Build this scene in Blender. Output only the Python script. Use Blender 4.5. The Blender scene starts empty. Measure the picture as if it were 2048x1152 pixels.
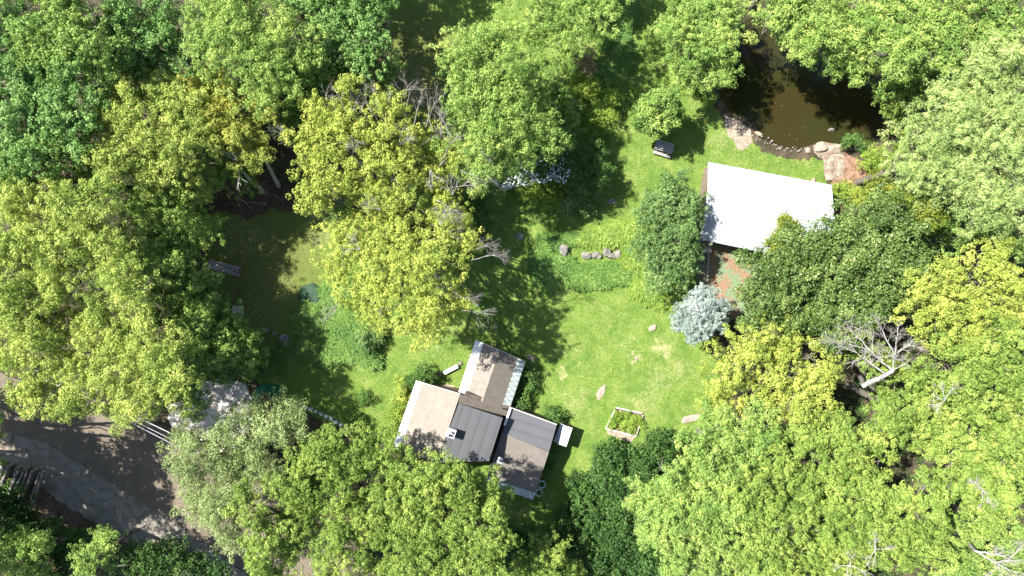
import bpy, bmesh, math
import numpy as np
from mathutils import Vector

# ---------------------------------------------------------------- camera, sky, sun
scene = bpy.context.scene
H = 75.0
PPM = 2048 / 112.5
cam = bpy.data.cameras.new("camera"); camo = bpy.data.objects.new("camera", cam)
scene.collection.objects.link(camo); scene.camera = camo
camo.location = (0, 0, H); camo.rotation_euler = (0, 0, 0)
cam.sensor_width = 36; cam.lens = 24; cam.clip_end = 2000
EL = math.radians(52); AZ = math.radians(24)
w = bpy.data.worlds.new("World"); scene.world = w; w.use_nodes = True
nt = w.node_tree; sky = nt.nodes.new('ShaderNodeTexSky'); sky.sky_type = 'NISHITA'
sky.sun_disc = False; sky.sun_elevation = EL; sky.sun_rotation = math.radians(-66)
nt.links.new(sky.outputs[0], nt.nodes['Background'].inputs[0]); nt.nodes['Background'].inputs[1].default_value = 0.068
sl = bpy.data.lights.new("sun", 'SUN'); sl.energy = 4.6; sl.angle = math.radians(0.55); sl.color = (1.0, .968, .91)
so = bpy.data.objects.new("sun", sl); scene.collection.objects.link(so); so.location = (-40, 20, 60)
sd = Vector((math.cos(AZ)*math.cos(EL), -math.sin(AZ)*math.cos(EL), -math.sin(EL)))
so.rotation_euler = sd.to_track_quat('-Z', 'Y').to_euler()
vs = scene.view_settings; vs.view_transform = 'Standard'; vs.look = 'None'; vs.exposure = 1.7; vs.gamma = 1

rng = np.random.default_rng(7)
C = scene.collection

def G(px, py, z=0.0):
    s = (H - z) / H / PPM
    return Vector(((px-1024)*s, -(py-576)*s, z))
def GA(pts, z=0.0):
    a = np.array([[p[0], p[1]] for p in pts], float); s = (H-z)/H/PPM
    return np.stack([(a[:,0]-1024)*s, -(a[:,1]-576)*s], 1)

# ---------------------------------------------------------------- materials
def newmat(name):
    m = bpy.data.materials.new(name); m.use_nodes = True
    n = m.node_tree.nodes; b = n['Principled BSDF']
    return m, m.node_tree, b
def ramp(nt, stops):
    r = nt.nodes.new('ShaderNodeValToRGB'); e = r.color_ramp.elements
    while len(e) < len(stops): e.new(0.5)
    for i, (p, c) in enumerate(stops):
        e[i].position = p; e[i].color = (*c, 1)
    return r
def noise(nt, scale, detail=6, rough=.6, coord=None, dist=0):
    t = nt.nodes.new('ShaderNodeTexNoise'); t.inputs['Scale'].default_value = scale
    t.inputs['Detail'].default_value = detail; t.inputs['Roughness'].default_value = rough
    t.inputs['Distortion'].default_value = dist
    if coord is None:
        coord = nt.nodes.new('ShaderNodeTexCoord').outputs['Object']
    nt.links.new(coord, t.inputs['Vector'])
    return t.outputs['Fac']
def mix(nt, fac, a, b, mode='MIX'):
    m = nt.nodes.new('ShaderNodeMix'); m.data_type = 'RGBA'; m.blend_type = mode
    for s, v in ((m.inputs[0], fac), (m.inputs[6], a), (m.inputs[7], b)):
        if hasattr(v, 'links') or isinstance(v, bpy.types.NodeSocket): nt.links.new(v, s)
        elif isinstance(v, (int, float)): s.default_value = v
        else: s.default_value = (*v, 1)
    return m.outputs[2]
def bump(nt, b, h, strength=.5, dist=.05):
    n = nt.nodes.new('ShaderNodeBump'); n.inputs['Strength'].default_value = strength
    n.inputs['Distance'].default_value = dist
    nt.links.new(h, n.inputs['Height']); nt.links.new(n.outputs[0], b.inputs['Normal'])
def noisy(name, c1, c2, scale=3, rough=.85, c3=None, bs=.4, bd=.03, spec=.3, bscale=None, metal=0):
    m, nt, b = newmat(name)
    f = noise(nt, scale, 8, .65)
    st = [(.36, c1), (.62, c2)] if c3 is None else [(.32, c1), (.5, c2), (.66, c3)]
    r = ramp(nt, st); nt.links.new(f, r.inputs[0])
    f2 = noise(nt, scale*9, 4, .7)
    r2 = ramp(nt, [(.3, (.78,.78,.78)), (.7, (1.15,1.15,1.15))]); nt.links.new(f2, r2.inputs[0])
    nt.links.new(mix(nt, 1.0, r.outputs[0], r2.outputs[0], 'MULTIPLY'), b.inputs['Base Color'])
    b.inputs['Roughness'].default_value = rough; b.inputs['Specular IOR Level'].default_value = spec
    b.inputs['Metallic'].default_value = metal
    bump(nt, b, noise(nt, bscale or scale*6, 6, .7), bs, bd)
    return m
def leafmat(name, c1, c2, c3, trans=.32, rough=.55, spec=.25):
    m, nt, b = newmat(name)
    a = nt.nodes.new('ShaderNodeAttribute'); a.attribute_name = 'tint'
    r = ramp(nt, [(0.05, c1), (.5, c2), (.95, c3)])
    ad = nt.nodes.new('ShaderNodeMath'); ad.operation = 'MULTIPLY_ADD'; nt.links.new(noise(nt, .32, 3, .6), ad.inputs[0]); ad.inputs[1].default_value = 1.1
    sb = nt.nodes.new('ShaderNodeMath'); sb.operation = 'SUBTRACT'; nt.links.new(a.outputs['Fac'], sb.inputs[0]); sb.inputs[1].default_value = .55
    nt.links.new(sb.outputs[0], ad.inputs[2]); nt.links.new(ad.outputs[0], r.inputs[0])
    nt.links.new(r.outputs[0], b.inputs['Base Color'])
    b.inputs['Roughness'].default_value = rough; b.inputs['Specular IOR Level'].default_value = spec
    t = nt.nodes.new('ShaderNodeBsdfTranslucent')
    nt.links.new(mix(nt, 1.0, r.outputs[0], (1.08, 1.1, .75), 'MULTIPLY'), t.inputs[0])
    mx = nt.nodes.new('ShaderNodeMixShader'); mx.inputs[0].default_value = trans
    nt.links.new(b.outputs[0], mx.inputs[1]); nt.links.new(t.outputs[0], mx.inputs[2])
    nt.links.new(mx.outputs[0], nt.nodes['Material Output'].inputs[0])
    return m

# species: material, leaf length, width, lobe radius, subclusters, leaves per subcluster, sub spread
def sp(name, c, L=.145, W=.10, bough=.95, puff=.29, nb=2.05, np_=13, nk=37, up=.25, rnd=.5, trans=.24, rough=.55, spec=.22, flat=.7):
    return dict(mat=leafmat(name, *c, trans=trans, rough=rough, spec=spec), L=L, W=W, bough=bough, puff=puff, nb=nb, np=np_, nk=nk, up=up, rnd=rnd, flat=flat)
sh = dict(L=.13, W=.085, bough=.42, puff=.17, np_=8, nk=12, rnd=.7, nb=2.6)
S = {
 'gold':  sp('gold_leaf', ((.21,.285,.047),(.355,.42,.078),(.51,.535,.12)), nb=1.7, puff=.27),
 'pale':  sp('pale_leaf', ((.18,.265,.05),(.335,.415,.09),(.51,.56,.14)), nb=2.0),
 'lime':  sp('lime_leaf', ((.105,.185,.03),(.215,.31,.06),(.36,.43,.095)), nb=1.9, puff=.25, bough=.78),
 'fresh': sp('fresh_leaf', ((.125,.23,.045),(.25,.375,.085),(.42,.51,.13)), nb=2.3),
 'green': sp('green_leaf', ((.095,.18,.035),(.195,.31,.07),(.34,.45,.11)), L=.18, W=.13),
 'blue':  sp('cool_leaf', ((.085,.18,.04),(.175,.315,.085),(.31,.45,.14)), L=.19, W=.13, nb=1.9),
 'amber': sp('amber_leaf', ((.17,.23,.04),(.33,.38,.075),(.49,.47,.10)), nb=1.5, bough=.7),
 'oak':   sp('dark_leaf', ((.05,.093,.02),(.11,.18,.04),(.24,.31,.09)), L=.26, W=.12, rnd=.85, spec=.35, rough=.45, nb=3.2, trans=.2, bough=.8, nk=16),
 'olive': sp('olive_leaf', ((.09,.14,.02),(.18,.23,.03),(.32,.34,.05)), L=.2, W=.12, rnd=.8, nb=3.2, bough=.7, nk=16),
 'pine':  sp('pine_needle', ((.18,.26,.07),(.32,.42,.13),(.47,.55,.20)), L=.30, W=.05, bough=1.15, puff=.3, nb=2.2, np_=15, nk=30, rnd=.5, flat=.35, trans=.2),
 'silver':sp('silver_leaf', ((.17,.23,.08),(.31,.39,.15),(.47,.55,.25)), L=.16, W=.08, nb=2.6, nk=26, rnd=.8, trans=.25, bough=.8),
 'spruce':sp('spruce_needle', ((.16,.21,.18),(.31,.38,.34),(.50,.57,.53)), L=.18, W=.045, bough=.45, puff=.16, np_=10, nk=26, nb=2.5, rnd=.7, trans=.1),
 'shrub': sp('shrub_leaf', ((.05,.11,.025),(.10,.20,.045),(.18,.29,.07)), **sh),
 'bright':sp('bright_shrub_leaf', ((.13,.23,.035),(.25,.36,.055),(.37,.44,.08)), **sh),
 'under': sp('understory_leaf', ((.03,.07,.017),(.055,.12,.028),(.10,.18,.04)), L=.24, W=.17, nb=2.6, np_=9, nk=12, rnd=.7, bough=.7),
 'pink':  sp('pink_tip_leaf', ((.14,.17,.06),(.36,.29,.16),(.50,.36,.27)), **{**sh, 'nb':1.8}),
 'juniper':sp('juniper_leaf', ((.06,.125,.035),(.13,.225,.065),(.25,.36,.12)), L=.17, W=.085, bough=.6, puff=.2, nk=18, np_=10, nb=3, rnd=.7, trans=.15),
}
M = {}
M['bark'] = noisy('bark', (.10,.085,.07), (.20,.175,.15), 6, bs=.8)
M['deadwood'] = noisy('dead_wood', (.26,.235,.21), (.42,.39,.36), 5)
M['twig'] = noisy('grey_twig', (.20,.18,.165), (.32,.29,.27), 5)
M['rock'] = noisy('rock', (.11,.10,.09), (.20,.185,.165), 2.5, c3=(.32,.295,.26), bs=.9, bd=.08)
M['palerock'] = noisy('pale_rock', (.22,.175,.135), (.36,.29,.235), 3, bs=.9, bd=.06)
M['weathered'] = noisy('weathered_wood', (.19,.18,.175), (.38,.36,.35), 5)
M['whitewood'] = noisy('bleached_wood', (.42,.38,.34), (.60,.56,.52), 4)
M['brownwood'] = noisy('brown_wood', (.10,.065,.045), (.20,.14,.10), 4)
M['darkwood'] = noisy('dark_siding', (.045,.035,.028), (.09,.07,.055), 3)
M['white'] = noisy('white_paint', (.66,.66,.66), (.78,.78,.79), 2, bs=.05)
M['soil'] = noisy('soil', (.07,.045,.03), (.13,.09,.06), 3)
M['patch'] = noisy('green_patch', (.006,.12,.055), (.009,.16,.075), 2.5, bs=.5, bd=.1, rough=.6)
M['teal'] = noisy('dark_green_patch', (.02,.05,.026), (.032,.07,.038), 1.5)
M['log'] = noisy('log_bark', (.07,.06,.052), (.17,.15,.135), 4, c3=(.24,.21,.19), bs=1)
M['cut'] = noisy('cut_log_end', (.38,.27,.16), (.50,.37,.23), 6)
M['steel'] = noisy('galvanised_steel', (.30,.31,.32), (.45,.46,.47), 3, rough=.5, bs=.05)
M['dark'] = noisy('flue_black', (.012,.012,.012), (.02,.02,.02), 3)
M['brick'] = noisy('chimney_masonry', (.30,.28,.27), (.42,.40,.38), 5)
M['petal'] = noisy('white_petal', (.62,.62,.58), (.74,.74,.72), 3)
M['flagstone'] = noisy('paving_stone', (.30,.32,.33), (.46,.48,.49), 2.2)

# ---------------------------------------------------------------- object helpers
def props(o, label=None, cat=None, group=None, kind=None):
    if label: o['label'] = label
    if cat: o['category'] = cat
    if group: o['group'] = group
    if kind: o['kind'] = kind
    return o
def empty(name, loc, label, cat, group=None):
    o = bpy.data.objects.new(name, None); C.objects.link(o); o.location = loc
    o.empty_display_size = .3
    return props(o, label, cat, group)
def link(name, me, mat, parent=None):
    mats = mat if isinstance(mat, (list, tuple)) else [mat]
    for m in mats: me.materials.append(m)
    o = bpy.data.objects.new(name, me); C.objects.link(o)
    if parent is not None:
        o.parent = parent; o.matrix_parent_inverse = parent_inv(parent)
    return o
def parent_inv(p):
    from mathutils import Matrix
    m = Matrix.LocRotScale(p.location, p.rotation_euler, p.scale)
    q = p.parent
    if q is not None: m = Matrix.Identity(4) if p.type == 'MESH' else m
    return m.inverted()
def npmesh(name, V, F, mat, parent=None, tint=None, smooth=False, matidx=None):
    V = np.asarray(V, np.float32); F = np.asarray(F, np.int32); k = F.shape[1]
    me = bpy.data.meshes.new(name)
    me.vertices.add(len(V)); me.vertices.foreach_set('co', V.ravel())
    me.loops.add(F.size); me.loops.foreach_set('vertex_index', F.ravel())
    me.polygons.add(len(F)); me.polygons.foreach_set('loop_start', np.arange(0, F.size, k, dtype=np.int32))
    me.polygons.foreach_set('loop_total', np.full(len(F), k, np.int32))
    if smooth: me.polygons.foreach_set('use_smooth', np.ones(len(F), bool))
    if matidx is not None: me.polygons.foreach_set('material_index', np.asarray(matidx, np.int32))
    if tint is not None:
        at = me.attributes.new('tint', 'FLOAT', 'FACE'); at.data.foreach_set('value', np.asarray(tint, np.float32))
    me.update(calc_edges=True)
    return link(name, me, mat, parent)
def polymesh(name, verts, faces, mat, parent=None, smooth=False):
    me = bpy.data.meshes.new(name); me.from_pydata([tuple(v) for v in verts], [], faces)
    me.update()
    bm = bmesh.new(); bm.from_mesh(me); bmesh.ops.recalc_face_normals(bm, faces=bm.faces); bm.to_mesh(me); bm.free()
    if smooth:
        for p in me.polygons: p.use_smooth = True
    return link(name, me, mat, parent)

class MB:
    def __init__(s): s.v = []; s.f = []
    def prism(s, top, bottom):
        n = len(top); o = len(s.v); s.v += [tuple(p) for p in top] + [tuple(p) for p in bottom]
        s.f.append(list(range(o, o+n))); s.f.append(list(range(o+2*n-1, o+n-1, -1)))
        for i in range(n):
            j = (i+1) % n; s.f.append([o+i, o+n+i, o+n+j, o+j])
    def slab(s, top, t=.12):
        s.prism(top, [(p[0], p[1], p[2]-t) for p in top])
    def box(s, c, size, rz=0, tilt=None):
        hx, hy, hz = size[0]/2, size[1]/2, size[2]/2; cs, sn = math.cos(rz), math.sin(rz)
        def P(x, y, z): return (c[0]+x*cs-y*sn, c[1]+x*sn+y*cs, c[2]+z)
        s.prism([P(-hx,-hy,hz), P(hx,-hy,hz), P(hx,hy,hz), P(-hx,hy,hz)], [P(-hx,-hy,-hz), P(hx,-hy,-hz), P(hx,hy,-hz), P(-hx,hy,-hz)])
    def bar(s, a, b, wdt, hgt):
        a = Vector(a); b = Vector(b); d = (b-a).normalized(); side = d.cross(Vector((0,0,1)))
        if side.length < 1e-3: side = Vector((1,0,0))
        side.normalize(); up = side.cross(d).normalized()
        q = [side*wdt/2+up*hgt/2, -side*wdt/2+up*hgt/2, -side*wdt/2-up*hgt/2, side*wdt/2-up*hgt/2]
        s.prism([a+x for x in q], [b+x for x in q])
    def tube(s, a, b, r0, r1=None, n=8, cap=True):
        r1 = r0 if r1 is None else r1; a = Vector(a); b = Vector(b); d = (b-a).normalized()
        t = Vector((0,0,1)) if abs(d.z) < .9 else Vector((1,0,0)); u = d.cross(t).normalized(); v = d.cross(u)
        T = [b+(u*math.cos(2*math.pi*i/n)+v*math.sin(2*math.pi*i/n))*r1 for i in range(n)]
        B = [a+(u*math.cos(2*math.pi*i/n)+v*math.sin(2*math.pi*i/n))*r0 for i in range(n)]
        s.prism(T, B)
    def build(s, name, mat, parent=None, smooth=False):
        return polymesh(name, s.v, s.f, mat, parent, smooth)

def pip(P, poly):
    x, y = P[:,0], P[:,1]; inside = np.zeros(len(P), bool); n = len(poly); j = n-1
    for i in range(n):
        xi, yi = poly[i]; xj, yj = poly[j]
        c = ((yi > y) != (yj > y)) & (x < (xj-xi)*(y-yi)/(yj-yi+1e-12)+xi)
        inside ^= c; j = i
    return inside
def polydist(P, poly):
    d = np.full(len(P), 1e9); n = len(poly)
    for i in range(n):
        a = poly[i]; b = poly[(i+1) % n]; ab = b-a
        t = np.clip(((P-a)@ab)/(ab@ab+1e-9), 0, 1); q = a+t[:,None]*ab
        d = np.minimum(d, np.hypot(*(P-q).T))
    return d
def wob(P, s=1.0, seed=0):   # cheap smooth noise for edges
    x, y = P[:,0]*s+seed, P[:,1]*s-seed
    return (np.sin(x*1.3+2*np.sin(y*.9))+np.sin(y*1.7+1.5*np.sin(x*1.1+1))+.6*np.sin(x*3.7+y*2.9)+.5*np.sin(y*5.1-x*4.3))/3.1

# ---------------------------------------------------------------- the land
POND = GA([(1418,150),(1440,205),(1462,232),(1505,250),(1522,282),(1560,300),(1600,306),(1640,290),(1700,300),(1760,290),(1830,270),(1850,150),(1800,60),(1700,20),(1560,10),(1490,30),(1440,90)])
def hgt(P):
    d = polydist(P, POND)*np.where(pip(P, POND), 1, -1)
    return np.where(d > -.35, -np.clip((d+.35)*.42, 0, 1.5), 0)
xs = np.arange(-72, 72.01, .4); ys = np.arange(-44, 44.01, .4)
X, Y = np.meshgrid(xs, ys); P2 = np.stack([X.ravel(), Y.ravel()], 1); Z = hgt(P2)
V = np.concatenate([P2, Z[:,None]], 1); nx, ny = len(xs), len(ys)
idx = np.arange(nx*ny).reshape(ny, nx)
F = np.stack([idx[:-1,:-1].ravel(), idx[:-1,1:].ravel(), idx[1:,1:].ravel(), idx[1:,:-1].ravel()], 1)
x0, x1, y0, y1 = xs[0], xs[-1], ys[0], ys[-1]; B = 700; n0 = len(V)
V = np.concatenate([V, [[-B,-B,0],[B,-B,0],[B,B,0],[-B,B,0]]])
c00, c10, c11, c01 = idx[0,0], idx[0,-1], idx[-1,-1], idx[-1,0]
F = np.concatenate([F, [[n0,n0+1,c10,c00],[n0+1,n0+2,c11,c10],[n0+2,n0+3,c01,c11],[n0+3,n0,c00,c01]]])
M['floor'] = noisy('forest_floor', (.022,.030,.011), (.060,.047,.026), .55, c3=(.10,.072,.045), bs=.8, bd=.12, bscale=6)
props(npmesh('ground', V, F, M['floor'], smooth=True), kind='structure')

# water
m, nt_, b = newmat('pond_water')
f = noise(nt_, .18, 3, .5); r = ramp(nt_, [(.38, (.027,.021,.007)), (.62, (.021,.027,.008))]); nt_.links.new(f, r.inputs[0])
nt_.links.new(r.outputs[0], b.inputs['Base Color']); b.inputs['Roughness'].default_value = .08; b.inputs['IOR'].default_value = 1.33
bump(nt_, b, noise(nt_, 2.5, 3, .5), .08, .05); M['water'] = m
pw = [(*p, -.30) for p in POND]
cen = POND.mean(0); pw = [((p[0]-cen[0])*1.02+cen[0], (p[1]-cen[1])*1.02+cen[1], -.30) for p in pw]
props(polymesh('pond_water', pw, [list(range(len(pw)))], m), kind='structure')

# lawn: cells of a fine grid inside a hand-drawn outline
LAWN = GA([(745,-90),(1480,-90),(1360,60),(1330,130),(1400,180),(1428,205),(1448,240),(1498,268),(1530,300),(1575,318),(1632,318),(1650,330),(1655,380),
   (1560,470),(1440,620),(1420,700),(1470,760),(1440,850),(1330,880),(1230,930),(1200,1040),(1100,1170),(960,1180),(960,1000),(880,930),(760,890),
   (690,866),(600,815),(525,770),(480,745),(545,700),(440,660),(410,520),(398,430),(450,418),(500,440),(545,415),(590,425),(640,400),(700,300),(800,180)])
cs = .12
gx = np.arange(-40, 40, cs); gy = np.arange(-36, 37, cs); X, Y = np.meshgrid(gx, gy); nx, ny = len(gx), len(gy)
P2 = np.stack([X.ravel(), Y.ravel()], 1)
cc = P2 + cs/2; cc2 = cc + np.stack([wob(cc, 1.6)*.5+wob(cc,5,3)*.15, wob(cc, 1.6, 9)*.5+wob(cc,5,8)*.15], 1)
keep = pip(cc2, LAWN) & (hgt(cc) > -.001) & ~(pip(cc, POND))
keep &= (polydist(cc, POND) > .75+.3*wob(cc, 2.0, 21))
keep = keep.reshape(ny, nx); keep[-1,:] = False; keep[:,-1] = False
idx = np.arange(nx*ny).reshape(ny, nx); jj, ii = np.nonzero(keep)
F = np.stack([idx[jj,ii], idx[jj,ii+1], idx[jj+1,ii+1], idx[jj+1,ii]], 1)
u, inv = np.unique(F, return_inverse=True); V = np.concatenate([P2[u], np.full((len(u),1), .012)], 1); F = inv.reshape(F.shape)
lawn_cells = cc.reshape(ny, nx, 2)[keep]
# bare / dry wear, a property of the turf
WEAR = [((1125,745),16,.8),((1160,730),12,.5),((1200,790),12,.3),((1272,717),14,.8),((1330,700),22,.75),((1360,740),30,.6),((1290,810),40,.5),((1315,690),12,.8),
  ((1165,790),20,.5),((1150,810),26,.5),((1250,690),30,.4),((960,345),36,1.0),((985,380),24,.5),((870,690),30,.4),((1440,280),30,.5),((770,45),20,.9),
  ((1460,250),20,.6),((1320,760),40,.5),((1150,215),22,.5),((640,470),46,.45),((560,560),60,.30),((480,480),70,.45),((820,180),70,.55),((870,215),40,.5),((500,620),60,.4),
  ((640,420),30,.6),((1120,700),16,.5),((900,220),40,.5),((870,780),12,.6),((700,700),30,.3),((1010,1010),40,.3)]
def wear(P):
    a = np.zeros(len(P)); P = P+np.stack([wob(P,1.9,5), wob(P,2.3,11)], 1)*.75
    for (q, rr, s) in WEAR:
        g = G(*q); d = np.hypot(P[:,0]-g.x, P[:,1]-g.y)/(rr/PPM); a = np.maximum(a, s*np.exp(-d**2*.9))
    return a
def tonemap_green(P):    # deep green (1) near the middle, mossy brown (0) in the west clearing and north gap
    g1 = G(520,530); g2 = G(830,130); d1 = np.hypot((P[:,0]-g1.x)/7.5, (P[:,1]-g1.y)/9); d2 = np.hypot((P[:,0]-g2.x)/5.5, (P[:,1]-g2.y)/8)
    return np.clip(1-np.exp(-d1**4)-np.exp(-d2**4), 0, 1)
me_l = None
m, nt_, b = newmat('lawn_grass')
at = nt_.nodes.new('ShaderNodeAttribute'); at.attribute_name = 'wear'
am = nt_.nodes.new('ShaderNodeAttribute'); am.attribute_name = 'lush'
f1 = noise(nt_, .55, 14, .78, dist=.4); r1 = ramp(nt_, [(.30, (.065,.13,.024)), (.48, (.125,.20,.038)), (.66, (.225,.26,.075))]); nt_.links.new(f1, r1.inputs[0])
f2 = noise(nt_, 5, 6, .8); r2 = ramp(nt_, [(.3, (.45,.52,.45)), (.7, (1.35,1.3,1.3))]); nt_.links.new(f2, r2.inputs[0])
c = mix(nt_, 1.0, r1.outputs[0], r2.outputs[0], 'MULTIPLY')
brown = mix(nt_, f2, (.055,.095,.018), (.15,.14,.045))
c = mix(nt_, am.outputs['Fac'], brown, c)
fw = noise(nt_, 2.2, 10, .85, dist=1.2)
ma = nt_.nodes.new('ShaderNodeMath'); ma.operation = 'MULTIPLY_ADD'; nt_.links.new(at.outputs['Fac'], ma.inputs[0]); ma.inputs[1].default_value = .75
mb_ = nt_.nodes.new('ShaderNodeMath'); mb_.operation = 'MULTIPLY_ADD'; nt_.links.new(fw, mb_.inputs[0]); mb_.inputs[1].default_value = 2.2; mb_.inputs[2].default_value = -1.25; nt_.links.new(mb_.outputs[0], ma.inputs[2])
rw = ramp(nt_, [(.1, (0,0,0)), (.75, (1,1,1))]); nt_.links.new(ma.outputs[0], rw.inputs[0])
c = mix(nt_, rw.outputs[0], c, (.40,.33,.20))
nt_.links.new(c, b.inputs['Base Color']); b.inputs['Roughness'].default_value = .9; b.inputs['Specular IOR Level'].default_value = .1
bump(nt_, b, noise(nt_, 9, 6, .8), .8, .06); M['lawn'] = m
lo = npmesh('lawn', V, F, m); props(lo, kind='structure')
a = lo.data.attributes.new('wear', 'FLOAT', 'POINT'); a.data.foreach_set('value', wear(V[:,:2]).astype(np.float32))
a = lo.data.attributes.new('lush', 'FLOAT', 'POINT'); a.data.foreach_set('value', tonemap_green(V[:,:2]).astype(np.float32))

# grass blades
def blades(name, P, n_mat, L=(.07,.16), Wd=.022, z0=.01, lean=1.0, tint=None):
    n = len(P); a_ = rng.uniform(0, 2*np.pi, n); l = rng.uniform(*L, n); le = rng.uniform(.3, 1.2, n)*lean
    d = np.stack([np.cos(a_), np.sin(a_)], 1); s_ = np.stack([-d[:,1], d[:,0]], 1)*Wd
    base = np.concatenate([P, np.full((n,1), z0)], 1)
    v0 = base.copy(); v0[:,:2] -= s_/2; v1 = base.copy(); v1[:,:2] += s_/2
    v2 = base.copy(); v2[:,:2] += d*(l*np.sin(le))[:,None]; v2[:,2] += l*np.cos(le)+.01
    V = np.stack([v0,v1,v2], 1).reshape(-1,3); F = np.arange(3*n).reshape(n,3)
    return npmesh(name, V, F, n_mat, tint=rng.random(n) if tint is None else tint)
M['grassblade'] = leafmat('grass_blade', (.065,.13,.022), (.135,.21,.04), (.25,.30,.075), trans=.3)
n = 330000; ci = rng.integers(0, len(lawn_cells), n); gp = lawn_cells[ci]+rng.uniform(-cs/2, cs/2, (n,2))
t_ = np.clip(.45+.28*wob(gp, .5)+rng.normal(0,.3,n)+.18*wob(gp,2.2,4), 0, 1)
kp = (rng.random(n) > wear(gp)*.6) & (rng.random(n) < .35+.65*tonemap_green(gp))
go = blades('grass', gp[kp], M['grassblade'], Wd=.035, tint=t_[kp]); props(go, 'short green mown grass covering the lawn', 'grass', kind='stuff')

# road, shoulder, driveway
M['asphalt'] = noisy('old_asphalt', (.115,.092,.068), (.15,.122,.09), .5, bs=.35, bd=.02, bscale=20)
M['gravel'] = noisy('gravel', (.13,.117,.095), (.23,.205,.17), 1.2, bs=.5, bd=.02, bscale=40)
M['concrete'] = noisy('pale_gravel', (.40,.36,.32), (.60,.55,.50), .9, bs=.4, bscale=14)
def sheet(name, pts, z, mat, jag=0.0, kind='structure'):
    A = GA(pts); out = []
    for i in range(len(A)):
        a_, b_ = A[i], A[(i+1) % len(A)]; k = max(1, int(np.hypot(*(b_-a_))/.5))
        for t in range(k): out.append(a_+(b_-a_)*t/k)
    out = np.array(out); out += np.stack([wob(out, 2.1, 3), wob(out, 2.1, 17)], 1)*jag
    o = polymesh(name, [(p[0], p[1], z) for p in out], [list(range(len(out)))], mat)
    if kind: props(o, kind=kind)
    return o
sheet('road_shoulder', [(-260,690),(-20,850),(90,882),(250,982),(400,1078),(560,1200),(420,1200),(330,1140),(230,1075),(130,1010),(60,960),(-40,930),(-260,860)], .004, M['gravel'], .25)
sheet('road', [(-320,520),(-120,680),(20,755),(200,800),(345,868),(450,925),(600,1010),(820,1190),(590,1215),(400,1080),(250,985),(90,886),(-20,855),(-320,690)], .012, M['asphalt'], .06)
sheet('driveway', [(330,800),(400,770),(440,755),(490,765),(505,800),(500,850),(470,920),(400,880),(340,855)], .020, M['concrete'], .25)
sheet('dirt_verge', [(-20,930),(60,958),(130,1012),(230,1078),(330,1145),(330,1230),(-120,1230),(-120,930)], .008, M['soil'], .3)
sheet('worn_path', [(1448,232),(1475,240),(1502,258),(1504,285),(1488,300),(1478,300),(1465,280),(1452,262)], .030, M['palerock'], .14)
M['ledge'] = noisy('ledge_rock', (.13,.09,.06), (.24,.19,.145), 1.6, c3=(.40,.35,.29), bs=.9, bd=.08)
sheet('rock_ledge', [(1625,292),(1650,285),(1682,290),(1690,330),(1682,360),(1650,360),(1645,320),(1628,305)], .030, M['ledge'], .14)
M['redsoil'] = noisy('bare_red_soil', (.14,.075,.045), (.27,.17,.115), 1.4, bs=.7)
sheet('bare_soil', [(1685,300),(1720,318),(1742,350),(1735,385),(1690,400),(1660,385),(1665,362),(1690,345)], .020, M['redsoil'], .25)

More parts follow.
